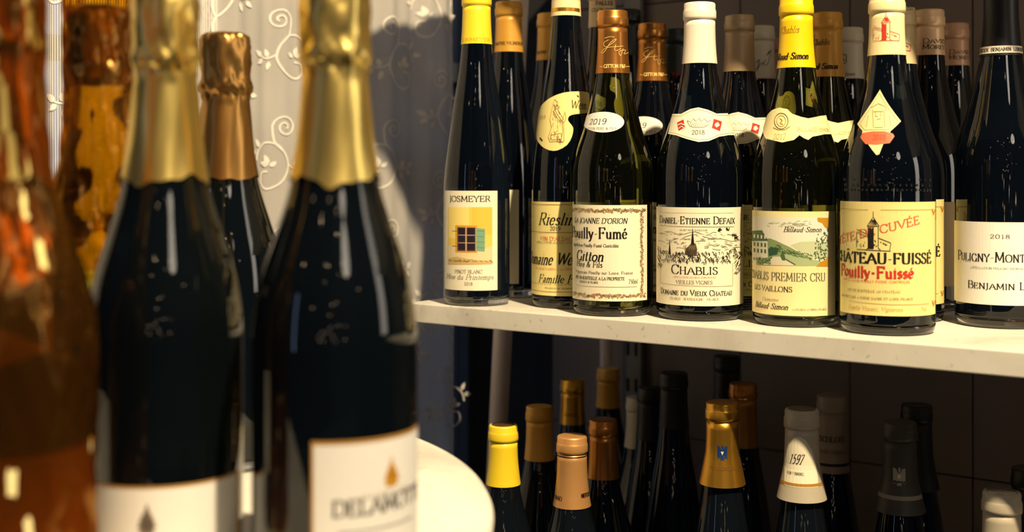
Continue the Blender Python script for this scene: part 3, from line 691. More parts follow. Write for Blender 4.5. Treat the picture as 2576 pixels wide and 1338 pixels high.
# --- 6 bronze cap
def gitton(cx, d, label, front):
    b = bottle('burgundy_bottle', label, cx, d, 'burgundy', .302, .0405, glass=G_OLIVE if front else G_DARK, capm=C_BRONZE, capz=.063)
    k = 1.235/d; X = lambda x: cx+(x-1540)*k; Y = lambda y: HY+(y-HY)*k
    a = bodyart(b); a.rect(-78, Y(516), X(1626), Y(758), P_CREAM, 0); p = bodyart(b)
    def fl(x, y, s, rnd, m):
        P = []; a0 = rnd.uniform(0, 6.28)
        for i in range(6): P.append((x+s*cos(a0+i*1.1)*(1-i*.12), y+s*.8*sin(a0+i*1.1)*(1-i*.12)))
        p.line(P, mm(.45), m)
    rnd = random.Random(5 if front else 6)
    for i in range(52):
        t = i/51; x = 1440+t*180
        for yy in (530, 745):
            for _ in range(2): fl(X(x+rnd.uniform(-2, 2)), Y(yy+rnd.uniform(-4, 4)), 3.6, rnd, rnd.choice([BRN, K2, GOLDI, BRN]))
    for i in range(40):
        y = 535+i*5.2
        for _ in range(2): fl(X(1613+rnd.uniform(-3, 3)), Y(y), 3.4, rnd, rnd.choice([BRN, K2, GOLDI, BRN]))
    p.text("LA JOANNE D'ORION", -66, X(1576), Y(562), 13*k, K, .15, .35, slant=.2)
    p.text('Pouilly-Fumé', -77, X(1576), Y(600), 27*k, K, .17, .25)
    p.text('Appellation Pouilly-Fumé Contrôlée', -70, X(1555), Y(622), 8*k, K, .15, .4)
    p.text('Gitton', X(1450), X(1517), Y(657), 25*k, K, .17, .3, slant=.22)
    p.text('Père & Fils', X(1451), X(1514), Y(673), 14*k, K, .15, .3, slant=.1)
    p.text('Vignerons Pouilly-sur-Loire, France', -62, X(1590), Y(690), 7*k, K, .15, .4)
    p.text('MIS EN BOUTEILLE A LA PROPRIETE', -62, X(1570), Y(705), 8*k, K, .15, .4)
    p.text('PRODUCT OF FRANCE', X(1458), X(1504), Y(714), 5*k, K, .15, .5); p.text('750ml', X(1580), X(1602), Y(714), 11*k, K2, .12, .4)
    p.line([(X(1450), Y(722)), (X(1600), Y(722))], mm(.3), K2)
    fin(b, a, p)
    n = neckart(b); P = [(1517+52*cos(t*2*pi/30), 307+26*sin(t*2*pi/30)) for t in range(30)]
    n.poly([(X(x), Y(y)) for x, y in P], P_WHITE, 0); q = neckart(b)
    q.text('2019', X(1482), X(1524), Y(313), 14*k, K, .13, .3, slant=.15); q.text('GITTON PERE & FILS', X(1474), X(1550), Y(327), 6*k, K2, .12, .5)
    fin(b, n, q, 'neck_label')
    c = capart(b); G = ink((250, 214, 130))
    for P in ([(1530, 100), (1518, 108), (1524, 118), (1545, 104), (1548, 98), (1534, 108), (1520, 130), (1512, 132), (1525, 120), (1556, 117), (1566, 116)],
              [(1548, 112), (1545, 125), (1552, 127), (1560, 122)], [(1566, 122), (1560, 140), (1556, 130), (1572, 126), (1568, 136), (1580, 132)], [(1520, 96), (1535, 92), (1545, 94)]):
        c.line([(X(x), Y(y)) for x, y in crom(P, 4)], mm(.42), G)
    c.line([(X(1508), Y(167)), (X(1516), Y(168))], mm(.5), G); c.line([(X(1572), Y(168)), (X(1582), Y(167))], mm(.5), G)
    c.text('GITTON P&F', X(1518), X(1572), Y(171), 9*k, G, .17, .5)
    c.build('printing', b.capsule)
gitton(1541, 1.235, 'burgundy bottle with bronze scripted capsule and flower-bordered white label', True)
gitton(1640, 1.34, 'bottle with bronze scripted capsule behind the flower-bordered label bottle', False)
bottle('flute_bottle', 'tall bottle with plain black capsule behind the bronze-capped pair', 1580, 1.53, 'flute', .342, capm=C_BLACK, glass=G_BLACK)
b = bottle('burgundy_bottle', 'bottle with dark green capsule just left of the plain white capsule', 1700, 1.43, 'burgundy', .306, capm=C_DGREEN, glass=G_BLACK, capz=.052)
c = capart(b); c.text('MOREAU', 1690, 1722, 190, 8, ink((150, 40, 30)), .15, .5); c.build('printing', b.capsule)
# --- 8 engraved village
def defaix(cx, d, label, capm, front):
    b = bottle('burgundy_bottle', label, cx, d, 'burgundy', .305, .0420, capm=capm, capz=.0592)
    k = 1.199/d; X = lambda x: cx+(x-1758)*k; Y = lambda y: HY+(y-HY)*k
    a = bodyart(b); a.rect(X(1649), Y(522), X(1867), Y(770), P_CREAM if front else P_PALE, 0); p = bodyart(b)
    rnd = random.Random(11)
    p.line([(X(1661), Y(536)), (X(1842), Y(536))], mm(.2), K2)
    p.text('Daniel-Etienne Defaix', X(1658), X(1845), Y(563), 18*k, K, .15, .3, small=True)
    p.line([(X(1660), Y(570)), (X(1843), Y(571))], mm(.3), K)
    p.text('GRAND VIN DE BOURGOGNE', X(1708), X(1778), Y(581), 4*k, K2, .12, .5)
    for (y0, x0, x1, am) in [(587, 1660, 1800, 4), (595, 1655, 1850, 5), (604, 1662, 1860, 3), (612, 1650, 1720, 3), (618, 1770, 1862, 2), (626, 1700, 1860, 3)]:
        P = [(X(x0+(x1-x0)*i/16), Y(y0+am*sin(i*.9+y0)+rnd.uniform(-1.5, 1.5))) for i in range(17)]
        for i in range(0, 16):
            if rnd.random() < .72: p.line(P[i:i+2], mm(.35), K2)
    for i in range(80):
        x = rnd.uniform(1656, 1850); y = rnd.uniform(584, 625); p.line([(X(x), Y(y)), (X(x+rnd.uniform(3, 9)), Y(y+rnd.uniform(-2, 1)))], mm(.25), K2)
    p.poly([(X(1736), Y(617)), (X(1740.5), Y(572)), (X(1745), Y(617))], K, 1.4)
    p.poly([(X(1720), Y(640)), (X(1724), Y(626)), (X(1735), Y(614)), (X(1748), Y(612)), (X(1752), Y(626)), (X(1750), Y(644))], ink((110, 92, 70)), 1.2)
    p.poly([(X(1680), Y(640)), (X(1683), Y(602)), (X(1686), Y(640))], K, 1.3)
    for i in range(15): p.line([(X(1722+i*2), Y(628+rnd.uniform(-8, 2))), (X(1722+i*2), Y(643))], mm(.3), K)
    for i in range(190):      # roofs and walls of the village
        x = rnd.uniform(1652, 1862); y = 632+rnd.random()*26
        if x > 1830: y = 625+rnd.random()*20
        w = rnd.uniform(2, 6)
        p.line([(X(x), Y(y+4)), (X(x+w/2), Y(y)), (X(x+w), Y(y+4)), (X(x+w), Y(y+8))], mm(rnd.uniform(.3, .75)), rnd.choice([K, K, K2]))
    for i in range(26):
        x = rnd.uniform(1651, 1662); y = rnd.uniform(620, 675); p.line([(X(x), Y(y)), (X(x+3), Y(y+7))], mm(.5), K)
    for gx, gy in ((1808, 577), (1826, 576), (1843, 592), (1850, 600)):
        for i in range(7): p.line([(X(gx+rnd.uniform(-7, 7)), Y(gy+rnd.uniform(-3, 5))), (X(gx+rnd.uniform(-5, 5)), Y(gy+rnd.uniform(-3, 6)))], mm(.9), K)
    for i in range(30):
        x = rnd.uniform(1843, 1856); y = rnd.uniform(650, 695); p.line([(X(x), Y(y)), (X(x+4), Y(y-6))], mm(.6), K)
    p.line([(X(1660), Y(663)), (X(1660), Y(718)), (X(1840), Y(721)), (X(1840), Y(663))], mm(.25), K)
    p.text('Chablis', X(1687), X(1803), Y(690), 23*k, K, .14, .28, small=True)
    p.text('APPELLATION CHABLIS CONTROLEE', X(1692), X(1798), Y(700), 4*k, RED2, .13, .5)
    p.text('VIEILLES VIGNES', X(1699), X(1790), Y(715), 9*k, K2, .13, .35)
    p.text('Domaine du Vieux Chateau', X(1661), X(1838), Y(744), 14*k, K, .15, .35, small=True)
    p.text('CHABLIS - BOURGOGNE - FRANCE', X(1683), X(1806), Y(756), 6*k, K2, .12, .4)
    fin(b, a, p)
    n = neckart(b)
    up = [(1690, 286), (1712, 286), (1735, 274), (1755, 270), (1778, 276), (1800, 286), (1838, 285), (1848, 290)]
    dn = [(1856, 340), (1830, 340), (1806, 344), (1780, 355), (1755, 357), (1728, 350), (1700, 340), (1679, 336)]
    n.poly([(X(x), Y(y)) for x, y in up+dn], P_CREAM, 0); q = neckart(b)
    for L2, s in ((up, 5), (dn, -5)): q.line([(X(x), Y(y+s)) for x, y in L2], mm(.2), K2)
    q.text('2018', X(1738), X(1771), Y(338), 11*k, K2, .14, .4, serif=False)
    q.line([(X(x), Y(y)) for x, y in [(1727, 303), (1733, 316), (1742, 320), (1768, 320), (1778, 315), (1786, 302), (1776, 306), (1770, 298), (1762, 306), (1756, 296), (1750, 306), (1742, 298), (1737, 307), (1727, 303)]], mm(.3), K2)
    for i in range(9): q.line([(X(1736+i*5), Y(308)), (X(1738+i*4.6), Y(318))], mm(.25), K2)
    q.poly([(X(1702), Y(308)), (X(1718), Y(300)), (X(1722), Y(320)), (X(1706), Y(329))], RED, 1); q.line([(X(1704), Y(314)), (X(1712), Y(310)), (X(1721), Y(314))], mm(.9), P_CREAM, 3); q.line([(X(1706), Y(323)), (X(1713), Y(317)), (X(1721), Y(322))], mm(.7), P_CREAM, 3)
    q.poly([(X(1793), Y(299)), (X(1813), Y(306)), (X(1808), Y(330)), (X(1788), Y(322))], RED, 1); q.poly([(X(1797), Y(310)), (X(1803), Y(307)), (X(1808), Y(315)), (X(1800), Y(321)), (X(1795), Y(316))], P_CREAM, 2)
    fin(b, n, q, 'neck_label')
defaix(1760, 1.199, 'burgundy bottle with plain white capsule and engraved village label', C_WHITE, True)
defaix(1860, 1.295, 'burgundy bottle with shade-darkened white capsule behind the engraved village label bottle', C_DIMW, False)
b = bottle('burgundy_bottle', 'bottle with grey-white capsule signed in black script', 1914, 1.40, 'burgundy', .306, capm=C_GREY, capz=.06)
c = capart(b)
for P in ([(1902, 158), (1910, 150), (1906, 170), (1903, 178), (1914, 160), (1920, 158), (1918, 165), (1926, 150)], [(1928, 140), (1936, 128), (1932, 138), (1940, 126), (1934, 150), (1930, 162), (1922, 165)]): c.line(crom(P, 4), mm(.7), K)
c.build('printing', b.capsule)
b = bottle('burgundy_bottle', 'far bottle with dusky pink capsule left of the yellow capsule', 1958, 1.505, 'burgundy', .303, capm=capmat('dusky_pink', (150, 110, 104), .1))
# --- 11 painted valley
def billaud(cx, d, label, capm, front):
    b = bottle('burgundy_bottle', label, cx, d, 'burgundy', .3035, .0402, glass=G_OLIVE, capm=capm, capz=.066)
    k = 1.151/d; X = lambda x: cx+(x-2000)*k; Y = lambda y: HY+(y-HY)*k
    a = bodyart(b); a.rect(X(1888), Y(532), X(2097), Y(795), P_PALE, 0); p = bodyart(b)
    x0 = X(1889); rnd = random.Random(4)
    p.rect(x0, Y(546), X(2080), Y(668), SKY, .6)
    p.poly([(X(2052), Y(547)), (X(2080), Y(547)), (X(2080), Y(575)), (X(2072), Y(572)), (X(2064), Y(560)), (X(2054), Y(557))], OCH, 1.6)
    p.poly([(X(2080), Y(640)), (X(2080), Y(669)), (X(2050), Y(669)), (X(2060), Y(658)), (X(2072), Y(652))], OCH, 1.9)
    p.poly([(X(1934), Y(600)), (X(1950), Y(606)), (X(1985), Y(622)), (X(2010), Y(636)), (X(2040), Y(650)), (X(2040), Y(667)), (X(1900), Y(667)), (X(1900), Y(610))], GRN2, 1)
    p.poly([(X(1985), Y(617)), (X(2010), Y(608)), (X(2045), Y(606)), (X(2080), Y(612)), (X(2080), Y(645)), (X(2040), Y(650)), (X(2010), Y(634))], PALEG, 1.1)
    p.poly([(X(1940), Y(650)), (X(1975), Y(640)), (X(2060), Y(655)), (X(2064), Y(667)), (X(1920), Y(667))], ink((168, 184, 138)), 1.3)
    p.poly([(X(1916), Y(667)), (X(1942), Y(646)), (X(1962), Y(646)), (X(2000), Y(667))], ink((222, 214, 190)), 1.5)
    p.line([(X(1918), Y(666)), (X(1940), Y(649))], mm(.9), GRN); p.line([(X(1968), Y(649)), (X(1998), Y(666))], mm(1.0), GRN)
    p.poly([(x0, Y(608)), (X(1928), Y(607)), (X(1929), Y(652)), (x0, Y(652))], ink((226, 222, 200)), 1.6)
    p.poly([(x0, Y(582)), (X(1914), Y(580)), (X(1930), Y(606)), (x0, Y(608))], GRN, 1.8)
    for i in range(4):
        for j in range(2): p.rect(X(1893+i*9), Y(614+j*16), X(1897.5+i*9), Y(624+j*16), GRN, 2.0)
        p.rect(X(1893+i*9), Y(594), X(1897+i*9), Y(603), SKY, 2.1)
    p.poly([(X(1930), Y(628)), (X(1936), Y(621)), (X(1955), Y(626)), (X(1953), Y(640)), (X(1932), Y(645))], ink((46, 84, 62)), 2.0)
    p.poly([(X(1965), Y(655)), (X(1960), Y(645)), (X(1966), Y(630)), (X(1972), Y(645)), (X(1972), Y(656))], GRN, 2.0)
    for i in range(110):
        t = rnd.random(); x = 2042+rnd.random()*36; y = 585+rnd.random()*72
        if (x-2066)**2/420+(y-625)**2/1500 < 1.0+rnd.random()*.2: p.line([(X(x), Y(y)), (X(x+rnd.uniform(-4, 4)), Y(y+rnd.uniform(-4, 4)))], mm(1.0), rnd.choice([GRN, GRN, ink((58, 96, 52)), GRN2]))
    for i in range(60):
        x = rnd.uniform(1892, 1935); y = rnd.uniform(652, 666); p.line([(X(x), Y(y)), (X(x+4), Y(y+rnd.uniform(-3, 3)))], mm(.7), rnd.choice([GRN, GRN2]))
    for i in range(40):
        x = rnd.uniform(1915, 2040); y = 556+rnd.random()*14; p.line([(X(x), Y(y)), (X(x+rnd.uniform(5, 12)), Y(y+rnd.uniform(-3, 3)))], mm(.35), PALEG)
    for i in range(60):
        x = rnd.uniform(1940, 2040); y = 612+(x-1940)*.28+rnd.uniform(0, 16); p.line([(X(x), Y(y)), (X(x+6), Y(y+3))], mm(.35), GRN)
    p.text('Domaine', X(1990), X(2020), Y(567), 6*k, K2, .12, .4, slant=.2)
    p.text('Billaud-Simon', X(1968), X(2062), Y(583), 12*k, K, .16, .3, slant=.35)
    p.text('CHABLIS PREMIER CRU', -82, X(2072), Y(707), 20*k, K2, .12, .3)
    p.text('LES VAILLONS', X(1896), X(1990), Y(735), 13*k, K, .14, .35)
    p.text('Domaine', X(1915), X(1955), Y(760), 8*k, K2, .12, .3, slant=.3)
    p.text('Billaud-Simon', X(1898), X(1979), Y(780), 14*k, K, .16, .3, slant=.35)
    p.text('A CHABLIS (YONNE) FRANCE', X(1990), X(2075), Y(781), 5*k, K2, .12, .5)
    fin(b, a, p)
    n = neckart(b)
    up = [(1915, 318), (1926, 292), (1940, 276), (1958, 270), (1978, 274), (1990, 286), (2012, 294), (2030, 298), (2060, 292), (2082, 290)]
    dn = [(2098, 338), (2070, 338), (2040, 344), (2030, 352), (2020, 348), (2008, 340), (1994, 352), (1965, 358), (1940, 352), (1924, 348)]
    n.poly([(X(x), Y(y)) for x, y in up+dn], P_PALE, 0); q = neckart(b)
    q.line([(X(1963+17*cos(t*.4)), Y(304+20*sin(t*.4))) for t in range(17)], mm(.6), K2); q.line([(X(1963+11*cos(t*.4)), Y(304+14*sin(t*.4))) for t in range(17)], mm(.4), GOLDI)
    q.line([(X(1960), Y(297)), (X(1966), Y(303)), (X(1960), Y(309)), (X(1967), Y(313))], mm(.7), GOLDI)
    q.line([(X(1943), Y(320)), (X(1955), Y(326)), (X(1972), Y(326)), (X(1984), Y(318))], mm(.6), GOLDI)
    q.text('2017', X(1942), X(1974), Y(350), 14*k, ink((206, 180, 110)), .12, .3); q.text('BILLAUD-SIMON', X(2002), X(2080), Y(330), 9*k, ink((206, 184, 120)), .14, .5)
    fin(b, n, q, 'neck_label')
    c = capart(b); m = ink((150, 112, 20)) if front else K
    X2 = lambda x: X(x-8)
    c.text('Chablis', X2(1970), X2(2014), Y(84), 17*k, m, .1, .3, slant=.3); c.text('Billaud-Simon', X2(1948), X2(2038), Y(152), 16*k, K, .2, .3, slant=.2)
    c.build('printing', b.capsule)
billaud(2003, 1.151, 'olive burgundy bottle with bright yellow capsule and painted valley label', C_YEL2, True)
billaud(2080, 1.262, 'bottle with shade-darkened yellow capsule behind the bright yellow capped bottle', C_DIMY, False)
b = bottle('burgundy_bottle', 'bottle with grey capsule bearing a small black shield', 2136, 1.40, 'burgundy', .304, capm=C_GREY, capz=.058)
c = capart(b); c.line([(2114, 138), (2129, 137), (2129, 156), (2116, 165), (2112, 163)], mm(.8), K); c.line([(2116, 145), (2124, 150), (2117, 156)], mm(1.2), K); c.text('Jean', 2124, 2150, 190, 9, K, .12, .3, slant=.3); c.build('printing', b.capsule)
b = bandlabel(b, 2090, 2160, 522, 700, P_PALE)
# --- 14 tower label
def tower(q, X, Y, x, y, s, m, w):
    """square tower with pointed roof beside low walls; x,y centre foot"""
    def L(P, ww=w): q.line([(X(x+a*s), Y(y+b_*s)) for a, b_ in P], ww, m)
    L([(-13, -52), (0, -72), (13, -52), (-13, -52)]); L([(0, -72), (0, -84)], w*.8)
    L([(-11, -52), (-11, -4), (-15, 0)]); L([(11, -52), (11, -4), (16, 0)])
    L([(-36, -44), (-12, -34), (-12, -28), (-36, -38)]); L([(-36, -38), (-36, -4)]); L([(12, -26), (38, -16), (38, -12)]); L([(38, -14), (36, 0)]); L([(-36, 0), (38, 2)])
    rnd = random.Random(8)
    for i in range(16): L([(-10+i*.7, -50+rnd.uniform(0, 8)), (-10+i*.7, -2)], w*.8)
    for i in range(22):
        u = rnd.uniform(-34, 34); v = rnd.uniform(-24, -1); L([(u, v), (u+rnd.uniform(-4, 4), v+rnd.uniform(-5, 3))], w*1.2)
    for i in range(8): L([(-8+i*2.2, -54), (-4+i*1.1, -66)], w*.7)
def fuisse(cx, d, label, capm, front):
    b = bottle('burgundy_bottle', label, cx, d, 'burgundy', .2985, .0414, capm=capm, capz=.0545)
    k = 1.095/d; X = lambda x: cx+(x-2231)*k; Y = lambda y: HY+(y-HY)*k
    a = bodyart(b); a.rect(-72, Y(508), 76, Y(795), P_YEL, 0); p = bodyart(b)
    tower(p, X, Y, 2197, 629, 1.15, K, mm(.55))
    p.line([(X(2112), Y(528)), (X(2184), Y(528))], mm(.3), BRN); p.line([(X(2215), Y(528)), (X(2345), Y(528))], mm(.3), BRN); p.line([(X(2349), Y(540)), (X(2349), Y(755))], mm(.3), BRN)
    for yy in (533, 765):
        for i in range(7): p.line([(X(2346+4*cos(i)), Y(yy+8*sin(i*2))), (X(2346+4*cos(i+2)), Y(yy+8*sin(i*2+2)))], mm(.7), OCH)
    p.text('TÊTE DE CUVÉE'.replace('Ê', 'É'), X(2112), X(2312), Y(622), 20*k, RED2, .16, .35, rise=60*k, slant=-.1)
    p.text('CHÂTEAU-FUISSÉ', -80, X(2340), Y(663), 26*k, K, .24, .3)
    p.text('Pouilly-Fuissé', X(2116), X(2297), Y(699), 27*k, RED, .26, .25, nang=.6, serif=True)
    p.text('APPELLATION POUILLY-FUISSE CONTROLEE', X(2122), X(2288), Y(712), 6*k, RED2, .14, .5)
    p.text('MIS EN BOUTEILLE AU CHATEAU', X(2133), X(2264), Y(737), 6*k, K2, .13, .5)
    p.text('PROPRIETAIRE A FUISSE SAONE-ET-LOIRE FRANCE', X(2118), X(2296), Y(755), 6*k, K2, .13, .5)
    p.line([(X(2135), Y(763)), (X(2235), Y(766)), (X(2335), Y(766))], mm(.3), BRN)
    p.text('Famille Vincent, Vignerons', X(2135), X(2270), Y(783), 10*k, ink((190, 160, 90)), .12, .3, slant=.3); p.text('75cl', X(2315), X(2328), Y(783), 9*k, ink((190, 160, 90)), .12, .4)
    fin(b, a, p)
    if front:
        n = neckart(b); n.poly([(2214, 225), (2266, 305), (2240, 330), (2238, 345), (2222, 362), (2212, 388), (2205, 390), (2184, 362), (2168, 345), (2170, 328), (2157, 311)], P_PALE, 0)
        q = neckart(b)
        q.poly([(2170, 334), (2195, 330), (2225, 330), (2246, 336), (2250, 343), (2238, 360), (2205, 364), (2178, 362), (2165, 345)], ink((232, 110, 76)), 1)
        q.text('2018', 2195, 2228, 352, 14, ink((214, 84, 54)), .14, .4)
        g = ink((176, 160, 112)); q.line([(2213, 234), (2258, 304), (2236, 326), (2176, 326), (2164, 310), (2213, 234)], mm(.3), g)
        for P in ([(2192, 270), (2210, 260), (2228, 268), (2230, 278)], [(2196, 274), (2198, 320)], [(2224, 274), (2226, 320)], [(2198, 280), (2222, 280)], [(2203, 282), (2203, 292), (2209, 292)], [(2216, 282), (2216, 292)], [(2206, 300), (2216, 298)], [(2185, 290), (2180, 318)], [(2238, 290), (2240, 315)], [(2200, 320), (2222, 320)]): q.line(P, mm(.5), g)
        fin(b, n, q, 'neck_label')
    if front:
        bm = bmesh.new(); rnd = random.Random(2)
        for row, (yy, n_) in enumerate(((478, 21), (466, 17), (452, 15))):
            for i in range(n_):
                if row and rnd.random() < .25: continue
                z = (HY-yy)*(b.d-.04)/F-b.zb; a_ = radians(-58+116*i/(n_-1)+rnd.uniform(-1, 1)); r_ = b.r(z)
                m_ = bmesh.ops.create_uvsphere(bm, u_segments=8, v_segments=6, radius=rnd.uniform(.0010, .0015))
                bmesh.ops.translate(bm, verts=m_['verts'], vec=(r_*sin(a_), -r_*cos(a_), z))
        e_ = link('embossed_lettering', bm, G_BLACK, b.root, True, 'stuff')
    c = capart(b); tower(c, lambda x: b.cx+(x-2235)*k, Y, 2233, 102, .88, RED if front else ink((150, 30, 30)), mm(.42))
    if not front: c.text('VINCENT', b.cx-20, b.cx+34, 26, 10, K, .15, .4)
    c.build('printing', b.capsule)
fuisse(2231, 1.095, 'wide burgundy bottle with cream red-tower capsule and yellow castle label', C_CREAM, True)
fuisse(2262, 1.186, 'matching castle label bottle mostly hidden behind the red-tower capsule', C_DIMCREAM, False)
def moret(cx, d, label, zc):
    b = bottle('burgundy_bottle', label, cx, d, 'burgundy', .309, .0405, capm=C_PEACH if d < 1.35 else capmat('dim_peach', (190, 150, 122), .3), capz=zc, glass=G_BLACK)  # farther capsule: same peach with shade worked into the colour
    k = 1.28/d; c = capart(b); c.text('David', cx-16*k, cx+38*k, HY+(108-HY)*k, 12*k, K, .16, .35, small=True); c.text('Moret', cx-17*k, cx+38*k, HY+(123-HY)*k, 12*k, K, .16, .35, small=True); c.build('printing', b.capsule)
    a = bodyart(b); a.rect(cx-60*k, HY+(508-HY)*k, cx+104*k, HY+(720-HY)*k, paper('dimmed_label', (176, 152, 112)), 0); q = bodyart(b)  # label paper colour dimmed to hold the back row's shade
    for i in range(6): q.line([(cx+(78+i*3)*k, HY+(545-HY)*k), (cx+(92-i*3)*k, HY+(556-HY)*k)], mm(.5), K)
    fin(b, a, q)
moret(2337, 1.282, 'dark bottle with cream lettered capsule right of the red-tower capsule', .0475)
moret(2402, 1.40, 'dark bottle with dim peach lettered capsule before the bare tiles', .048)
# --- 18 white rectangular label at the right edge
b = bottle('burgundy_bottle', 'broad dark bottle with black capsule and plain white label at right edge', 2518, 1.14, 'burgundy', .325, .0405, capm=C_BLACK, capz=.0775)
a = bodyart(b); a.rect(2397, 559, 78, 768, P_WHITE, 0); p = bodyart(b)
p.text('2018', 2490, 2541, 600, 10, K, .15, .35)
p.text('Puligny-Montrachet', 2410, 76, 659, 24, K, .14, .3, small=True)
p.text('APPELLATION PULIGNY-MONTRACHET CONTROLEE', 2441, 68, 678, 5, K2, .14, .5)
p.text('Benjamin Leroux', 2435, 70, 728, 18, K, .16, .35, small=True)
fin(b, a, p)
c = capart(b); c.rect(-88, 119, 88, 137, C_WHITE, 1); c.text('LEROUX  BENJAMIN  LEROUX', -80, 80, 132, 9, K, .16, .4); c.build('printing', b.capsule)

# ================================================================== BOTTLES ON THE DARK LOWER SHELF
def low(label, cx, top, kind, H, capm, capz, R=None, name=None, **kw):
    zt = LOW_Z+H; d = -zt*F/(top-HY)+.013
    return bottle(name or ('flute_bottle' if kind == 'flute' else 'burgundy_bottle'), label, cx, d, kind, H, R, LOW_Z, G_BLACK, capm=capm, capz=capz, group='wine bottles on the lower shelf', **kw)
DB = mat('capsule_top_brown', srgb(84, 60, 34), .4, .3)
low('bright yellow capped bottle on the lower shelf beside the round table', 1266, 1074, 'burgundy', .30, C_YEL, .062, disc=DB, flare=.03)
low('bottle with shade-darkened yellow capsule behind the bright yellow lower cap', 1357, 1026, 'burgundy', .30, C_DIMY, .060)
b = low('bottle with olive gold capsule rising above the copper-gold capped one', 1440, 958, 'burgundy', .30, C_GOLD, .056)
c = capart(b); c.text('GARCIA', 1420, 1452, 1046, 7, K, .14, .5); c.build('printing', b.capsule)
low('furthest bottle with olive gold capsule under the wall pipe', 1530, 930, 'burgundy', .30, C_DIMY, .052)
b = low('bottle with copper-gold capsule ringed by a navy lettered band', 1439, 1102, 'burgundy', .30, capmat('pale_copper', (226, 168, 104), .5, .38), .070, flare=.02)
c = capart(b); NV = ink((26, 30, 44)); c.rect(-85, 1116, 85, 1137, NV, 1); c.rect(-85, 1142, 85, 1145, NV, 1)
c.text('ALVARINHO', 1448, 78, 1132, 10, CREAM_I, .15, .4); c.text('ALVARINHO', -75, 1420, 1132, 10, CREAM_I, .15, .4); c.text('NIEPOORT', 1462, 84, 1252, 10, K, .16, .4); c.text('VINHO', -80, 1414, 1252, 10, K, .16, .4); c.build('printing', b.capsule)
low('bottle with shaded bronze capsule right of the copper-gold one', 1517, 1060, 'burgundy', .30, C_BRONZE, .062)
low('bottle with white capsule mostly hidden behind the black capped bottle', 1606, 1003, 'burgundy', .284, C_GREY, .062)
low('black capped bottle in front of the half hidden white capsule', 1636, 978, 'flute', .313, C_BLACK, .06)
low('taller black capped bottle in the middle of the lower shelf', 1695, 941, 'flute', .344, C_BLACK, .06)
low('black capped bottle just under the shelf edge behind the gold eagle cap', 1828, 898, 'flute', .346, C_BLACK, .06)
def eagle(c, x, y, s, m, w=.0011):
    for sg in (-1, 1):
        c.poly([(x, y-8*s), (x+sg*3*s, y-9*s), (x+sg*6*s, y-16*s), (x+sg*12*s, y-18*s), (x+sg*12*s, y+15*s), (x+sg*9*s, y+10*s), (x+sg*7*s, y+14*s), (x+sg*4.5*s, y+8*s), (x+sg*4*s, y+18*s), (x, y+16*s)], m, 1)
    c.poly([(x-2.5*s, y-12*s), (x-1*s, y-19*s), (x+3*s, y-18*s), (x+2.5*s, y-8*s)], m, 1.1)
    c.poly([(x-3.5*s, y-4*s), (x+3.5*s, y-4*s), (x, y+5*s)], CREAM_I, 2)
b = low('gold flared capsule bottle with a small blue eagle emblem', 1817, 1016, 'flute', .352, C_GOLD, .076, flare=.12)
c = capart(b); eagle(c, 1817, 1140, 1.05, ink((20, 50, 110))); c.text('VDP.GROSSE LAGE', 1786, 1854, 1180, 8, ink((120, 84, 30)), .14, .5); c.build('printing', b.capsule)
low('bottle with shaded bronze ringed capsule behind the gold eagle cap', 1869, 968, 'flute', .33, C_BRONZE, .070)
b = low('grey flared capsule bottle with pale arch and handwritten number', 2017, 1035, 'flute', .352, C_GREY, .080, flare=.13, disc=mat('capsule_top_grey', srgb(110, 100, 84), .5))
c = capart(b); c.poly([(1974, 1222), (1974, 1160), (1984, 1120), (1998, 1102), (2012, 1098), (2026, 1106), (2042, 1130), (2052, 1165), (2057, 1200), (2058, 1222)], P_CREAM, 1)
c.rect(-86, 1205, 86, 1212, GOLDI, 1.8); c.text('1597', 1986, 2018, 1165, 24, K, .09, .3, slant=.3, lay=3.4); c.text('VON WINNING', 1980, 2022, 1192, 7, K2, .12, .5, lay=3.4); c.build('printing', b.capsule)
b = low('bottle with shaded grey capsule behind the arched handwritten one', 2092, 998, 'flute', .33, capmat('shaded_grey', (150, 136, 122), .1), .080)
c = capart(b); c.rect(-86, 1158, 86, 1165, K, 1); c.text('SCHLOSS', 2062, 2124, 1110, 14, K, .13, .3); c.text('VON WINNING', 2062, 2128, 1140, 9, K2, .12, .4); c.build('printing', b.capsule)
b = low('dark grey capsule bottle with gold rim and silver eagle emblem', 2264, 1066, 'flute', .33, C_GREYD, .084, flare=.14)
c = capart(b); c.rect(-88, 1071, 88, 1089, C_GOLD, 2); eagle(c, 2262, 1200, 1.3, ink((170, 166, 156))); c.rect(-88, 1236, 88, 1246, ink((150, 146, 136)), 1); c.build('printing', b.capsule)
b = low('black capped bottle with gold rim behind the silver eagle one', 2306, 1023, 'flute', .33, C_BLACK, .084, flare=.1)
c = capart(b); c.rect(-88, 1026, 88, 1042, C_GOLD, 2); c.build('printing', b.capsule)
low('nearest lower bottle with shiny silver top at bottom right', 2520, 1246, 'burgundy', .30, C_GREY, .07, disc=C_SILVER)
low('dark capped bottle cut by the right edge above the silver top', 2590, 1186, 'burgundy', .30, C_BLACK, .07)

